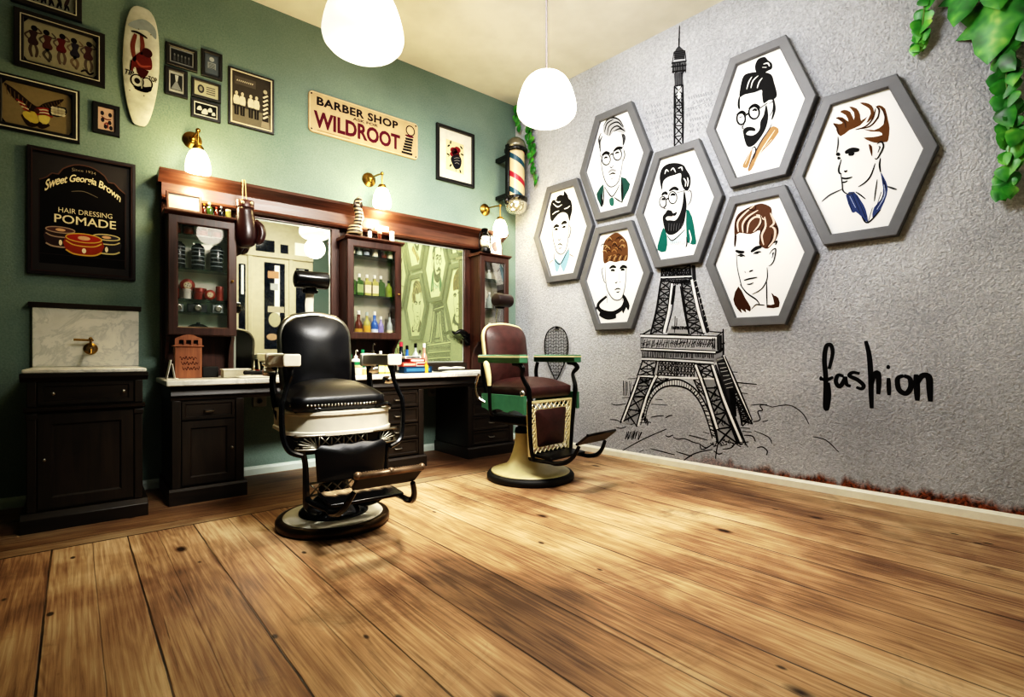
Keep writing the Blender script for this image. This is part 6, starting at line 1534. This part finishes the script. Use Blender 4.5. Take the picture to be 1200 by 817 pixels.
MB().box(-.082, .082, .001, .010, .008, .202).build('print_sheet', M['white'], fp)
a = Art(step=.0006); a.fill([(-.03, .06), (.0, .04), (.035, .07), (.02, .12), (.03, .15), (-.01, .14), (-.04, .11)], '#54484a', 1); a.stroke([(-.02, .08), (.01, .1), (.02, .13)], .006, '#b0584a', 2); a.build('print_drawing', fp)
# dark cast arm fixed beside the wide mirror
hk = thing('wall_hook', 'black cast iron hook arm on the narrow cabinet upright beside the wide mirror', 'hook', (2.995, 4.333, 1.10))
MB().box(-.028, .028, -.012, 0, -.06, .06).build('hook_plate', M['iron'], hk, bevel=.005)
MB().tube([(0, -.01, .02), (-.04, -.05, .035), (-.09, -.07, .055), (-.14, -.075, .075), (-.20, -.07, .055), (-.23, -.07, .08)], [.018, .028, .032, .024, .012, .005], 10).tube([(0, -.01, -.03), (-.03, -.05, -.03), (-.09, -.07, .02)], [.014, .018, .02], 8).build('hook_arm', M['iron'], hk, sharp=0)
# small double hook seen in the mirror belongs to the opposite wall
h2 = thing('hanging_coat_hook', 'black double coat hook on the green wall beside the shop door', 'hook', (3.50, YB, 1.42), pi)
MB().box(-.03, .03, -.012, 0, -.1, .1).build('hook_plate', M['iron'], h2, bevel=.004)
MB().tube([(0, -.01, .04), (0, -.10, .02), (0, -.17, .06), (0, -.18, .14)], .014, 8).tube([(0, -.01, -.05), (0, -.07, -.08), (0, -.11, -.04)], .012, 8).build('hook_arm', M['iron'], h2, sharp=0)
# ------------------------------------------------------------------ on the counter
zc = .786+eps
lb_ = thing('letter_box', 'orange brown wooden letter box with arched top and three square holes', 'box', (.525, 4.10, zc))
wd = wood('orange_wood', '#663c28', '#96603f', .5)
prf = [(-.078, 0), (.078, 0), (.078, .215), (-.078, .215)]
m = MB(); m.box(-.078, .078, -.045, .045, 0, .212); m.build('box_body', wd, lb_, bevel=.003)
m = MB(); m.box(-.088, .088, -.055, .055, .2122, .222); m.build('ledge', wd, lb_, bevel=.002)
m = MB(); top = [(-.078+.156*k/12, .265+.028*sin(pi*k/12)) for k in range(13)]
holes = [(-.055, -.028), (-.014, .014), (.028, .055)]; xs = [-.078]+[v for h in holes for v in h]+[.078]
def ztop(x): return .265+.028*sin(pi*(x+.078)/.156)
for i in range(0, len(xs)-1, 2): m.loft([[(xs[i], y, .2222), (xs[i+1], y, .2222), (xs[i+1], y, .258), (xs[i], y, .258)] for y in (-.045, -.03)], smooth=False)
n = 18; P_ = [(-.078+.156*k/n) for k in range(n+1)]
m.loft([[(x, y, .258) for x in P_]+[(x, y, ztop(x)+.002) for x in P_[::-1]] for y in (-.045, -.03)], smooth=False)
m.box(-.078, .078, -.03, -.026, .2222, .232)
m.build('pierced_top', wd, lb_, sharp=30)
a = Art(step=.0005)
for r_, y0 in enumerate((.135, .10, .065)):
    a.stroke([(-.052+.008*r_+.0062*k, y0+.011*sin(k*2.3+r_)+.004*cos(k*5.1)) for k in range(17)], .0045, '#3a1c10', 1, .2, 3)
a.mb.v = [(x, y-.0452, z) for x, y, z in a.mb.v]
a.mb.v = a.mb.v
a.build('script', lb_)
cd = thing('card_stand', 'white cards propped upright at the end of the counter', 'cards', (.435, 3.98, zc))
m = MB(); m.loft([[(-.045, y, 0), (-.042, y, .002), (-.018, y, .125), (-.022, y, .125)] for y in (-.045, .045)], smooth=False); m.build('upright_card', M['white'], cd)
m = MB(); m.loft([[(.0, y, 0), (.004, y, 0), (-.012, y, .10), (-.016, y, .10)] for y in (-.05, .03)], smooth=False); m.build('leaning_card', ink('#c9c9c2'), cd)
MB().box(-.04, .02, -.05, .05, .0, .004).build('card_base', M['white'], cd)
o = MB().box(-.05, .05, -.03, .03, 0, .075).build('black_tray', M['rubber'], None, bevel=.006); o.location = (.665, 4.15, zc); tag(o, 'low black box beside the wooden letter box', 'box')
tb_ = thing('tissue_box', 'low cream box on the counter in front of the clear mirror', 'box', (.805, 4.03, zc))
MB().box(-.085, .085, -.05, .05, 0, .05).build('box_body', ink('#cfc8b4'), tb_, bevel=.003); MB().box(-.089, .089, -.054, .054, .0502, .060).build('box_lid', M['white'], tb_, bevel=.002)
tl = thing('towel', 'folded white towel with dark clippers on it near the clear mirror', 'towel', (.90, 3.92, zc))
m = MB(); m.pad(rrect(.11, .065, .03, 4), lambda u, v, h: (u, v, h), .010, .006, 6); m.build('towel_cloth', M['white'], tl, sharp=0)
cl = thing('hair_clipper', 'black hair clipper lying on the folded towel', 'clipper', (.92, 3.92, zc+.018), radians(8))
MB().loft([[(x, r*cos(2*pi*k/12)*1.2, .016+r*sin(2*pi*k/12)) for k in range(12)] for x, r in ((-.09, .010), (-.085, .014), (-.02, .013), (.04, .015), (.055, .012))], True, True).build('clipper_body', M['rubber'], cl, sharp=50)
MB().box(.055, .075, -.018, .018, .006, .022).build('clipper_blade', M['chrome'], cl); MB().box(-.01, .015, -.006, .006, .0295, .034).build('switch', ink('#a83a30'), cl)
# crowd of products behind the black chair
prod = [ # px, py(base row unused), Y, kind, body, cap, r, h, paper, label
 (417, 4.02, 'pump', white, white, .035, .20, ink('#2f7a4a'), 'white pump bottle with green label at the chair end of the counter products'),
 (411, 4.10, 'bottle', glassy('mint', '#2a7a54'), ink('#2a7a54'), .03, .16, None, 'small green bottle behind the white pump bottle'),
 (425, 4.10, 'bottle', glassy('mint', '#2a7a54'), ink('#2a7a54'), .034, .20, None, 'green bottle with green cap behind the chair arm'),
 (432, 3.96, 'bottle', clear_g, white, .030, .12, cream_l, 'clear bottle with cream label under the chair arm'),
 (437, 4.12, 'pump', dkbot, silver, .034, .26, None, 'tall dark bottle with silver pump rising above the porcelain chair arm'),
 (440, 3.97, 'jar', dkbot, white, .032, .10, ink('#3f6a7a'), 'dark jar with white lid under the chair arm'),
 (446, 4.10, 'bottle', clear_g, white, .03, .19, cream_l, 'clear bottle with thin white cap rising above the chair arm'),
 (446, 3.95, 'square', yel_g, white, .026, .13, cream_l, 'yellow square bottle under the chair arm'),
 (453, 3.96, 'square', yel_g, silver, .026, .12, cream_l, 'second yellow square bottle under the chair arm nearer the wide mirror'),
 (458, 4.05, 'bottle', white, blk, .03, .12, ink('#b0a06a'), 'white bottle with black cap behind the yellow square bottles'),
 (428, 3.90, 'jar', ink('#cfc08a'), white, .038, .055, None, 'low cream jar at the front edge behind the seat'),
 (419, 3.90, 'jar', ink('#d8d2c0'), ink('#c9b98a'), .036, .075, None, 'round cream jar at the front edge nearest the seat'),
 (470, 4.14, 'tall', dkbot, ink('#a83a48'), .036, .27, ink('#d8d8d4'), 'tall dark bottle with red cap at the edge of the wide mirror'),
 (477, 4.17, 'tall', blue_g, blk, .03, .24, None, 'dark blue bottle beside the tall red capped bottle'),
 (487, 4.15, 'bottle', clear_g, blk, .032, .26, cream_l, 'clear bottle with big black stopper in front of the wide mirror'),
 (497, 4.10, 'tall', glassy('rosy', '#b08a78'), white, .032, .26, ink('#c46a4a'), 'slim bottle with orange liquid and white cap nearest the open counter'),
 (492, 4.18, 'bottle', pale_g, silver, .026, .20, None, 'small pale bottle behind the slim orange bottle'),
]
for px, Y, kd, b, c, r, h, p, lb in prod:
    d = ray(px, 415); x = d[0]*Y/d[1]
    vessel(kd, b, c, r, h, (x, Y, zc), lb, 'jar' if kd == 'jar' else 'bottle', 'products on the counter', p)
def carton(px, Y, w, d_, h, z, col, lb, stripe, rz=0.0):
    dd = ray(px, 415); t = thing('product_box', lb, 'box', (dd[0]*Y/dd[1], Y, z), rz, 'stacked product boxes')
    MB().box(-w/2, w/2, -d_/2, d_/2, 0, h).build('carton', ink(col), t, bevel=.002)
    MB().box(-w*.42, w*.42, -d_/2-.0012, -d_/2-.0002, h*.25, h*.75).build('printed_band', ink(stripe), t, sharp=0)
carton(487, 3.97, .27, .10, .055, zc, '#18364f', 'dark blue carton at the bottom of the carton stack', '#3f6f92')
carton(477, 3.97, .13, .09, .035, zc+.0562, '#a8483a', 'red carton lying on the dark blue carton nearest the black chair', '#d8a890')
carton(491, 3.975, .10, .08, .034, zc+.0562, '#c8c4b8', 'pale carton lying on the dark blue carton toward the open counter', '#8a3a32')
carton(486, 3.98, .16, .08, .030, zc+.0924, '#8a3028', 'red carton on top of the pale carton', '#e0d8c8', .12)
carton(482, 3.98, .15, .075, .022, zc+.1236, '#dcd8cc', 'white carton topmost of the carton stack', '#2a2a30', -.05)
o = vessel('square', ink('#c9a53a'), ink('#d8c060'), .017, .10, (ray(499, 415)[0]*3.93/ray(499, 415)[1], 3.93, zc), 'yellow upright carton shaped bottle at the end of the carton stack', 'bottle', None)
# pieces laid at the open end of the counter
t = thing('towel', 'long white towel laid along the open end of the counter', 'towel', (2.69, 3.93, zc))
m = MB(); m.pad(rrect(.22, .055, .02, 3), lambda u, v, h: (u, v, h), .010, .004, 5); m.build('towel_cloth', M['white'], t, sharp=0)
t = thing('tool_tray', 'flat black tray holding white combs near the wide mirror', 'tray', (2.66, 4.10, zc))
MB().box(-.17, .17, -.06, .06, 0, .012).build('tray_base', M['rubber'], t, bevel=.003)
for k, (x, lb) in enumerate(((2.58, 'white rolled cloth on the black tray nearer the cartons'), (2.72, 'white rolled cloth on the black tray nearer the brown chair'))):
    o = MB().tube([(-.07, 0, .016), (-.02, .006, .018), (.03, -.004, .016), (.075, .004, .015)], [.012, .015, .014, .010], 10).build('rolled_cloth', M['white'], None, sharp=0)
    o.location = (x, 4.09, zc+.0125); tag(o, lb, 'cloth', 'rolled cloths on the tray')
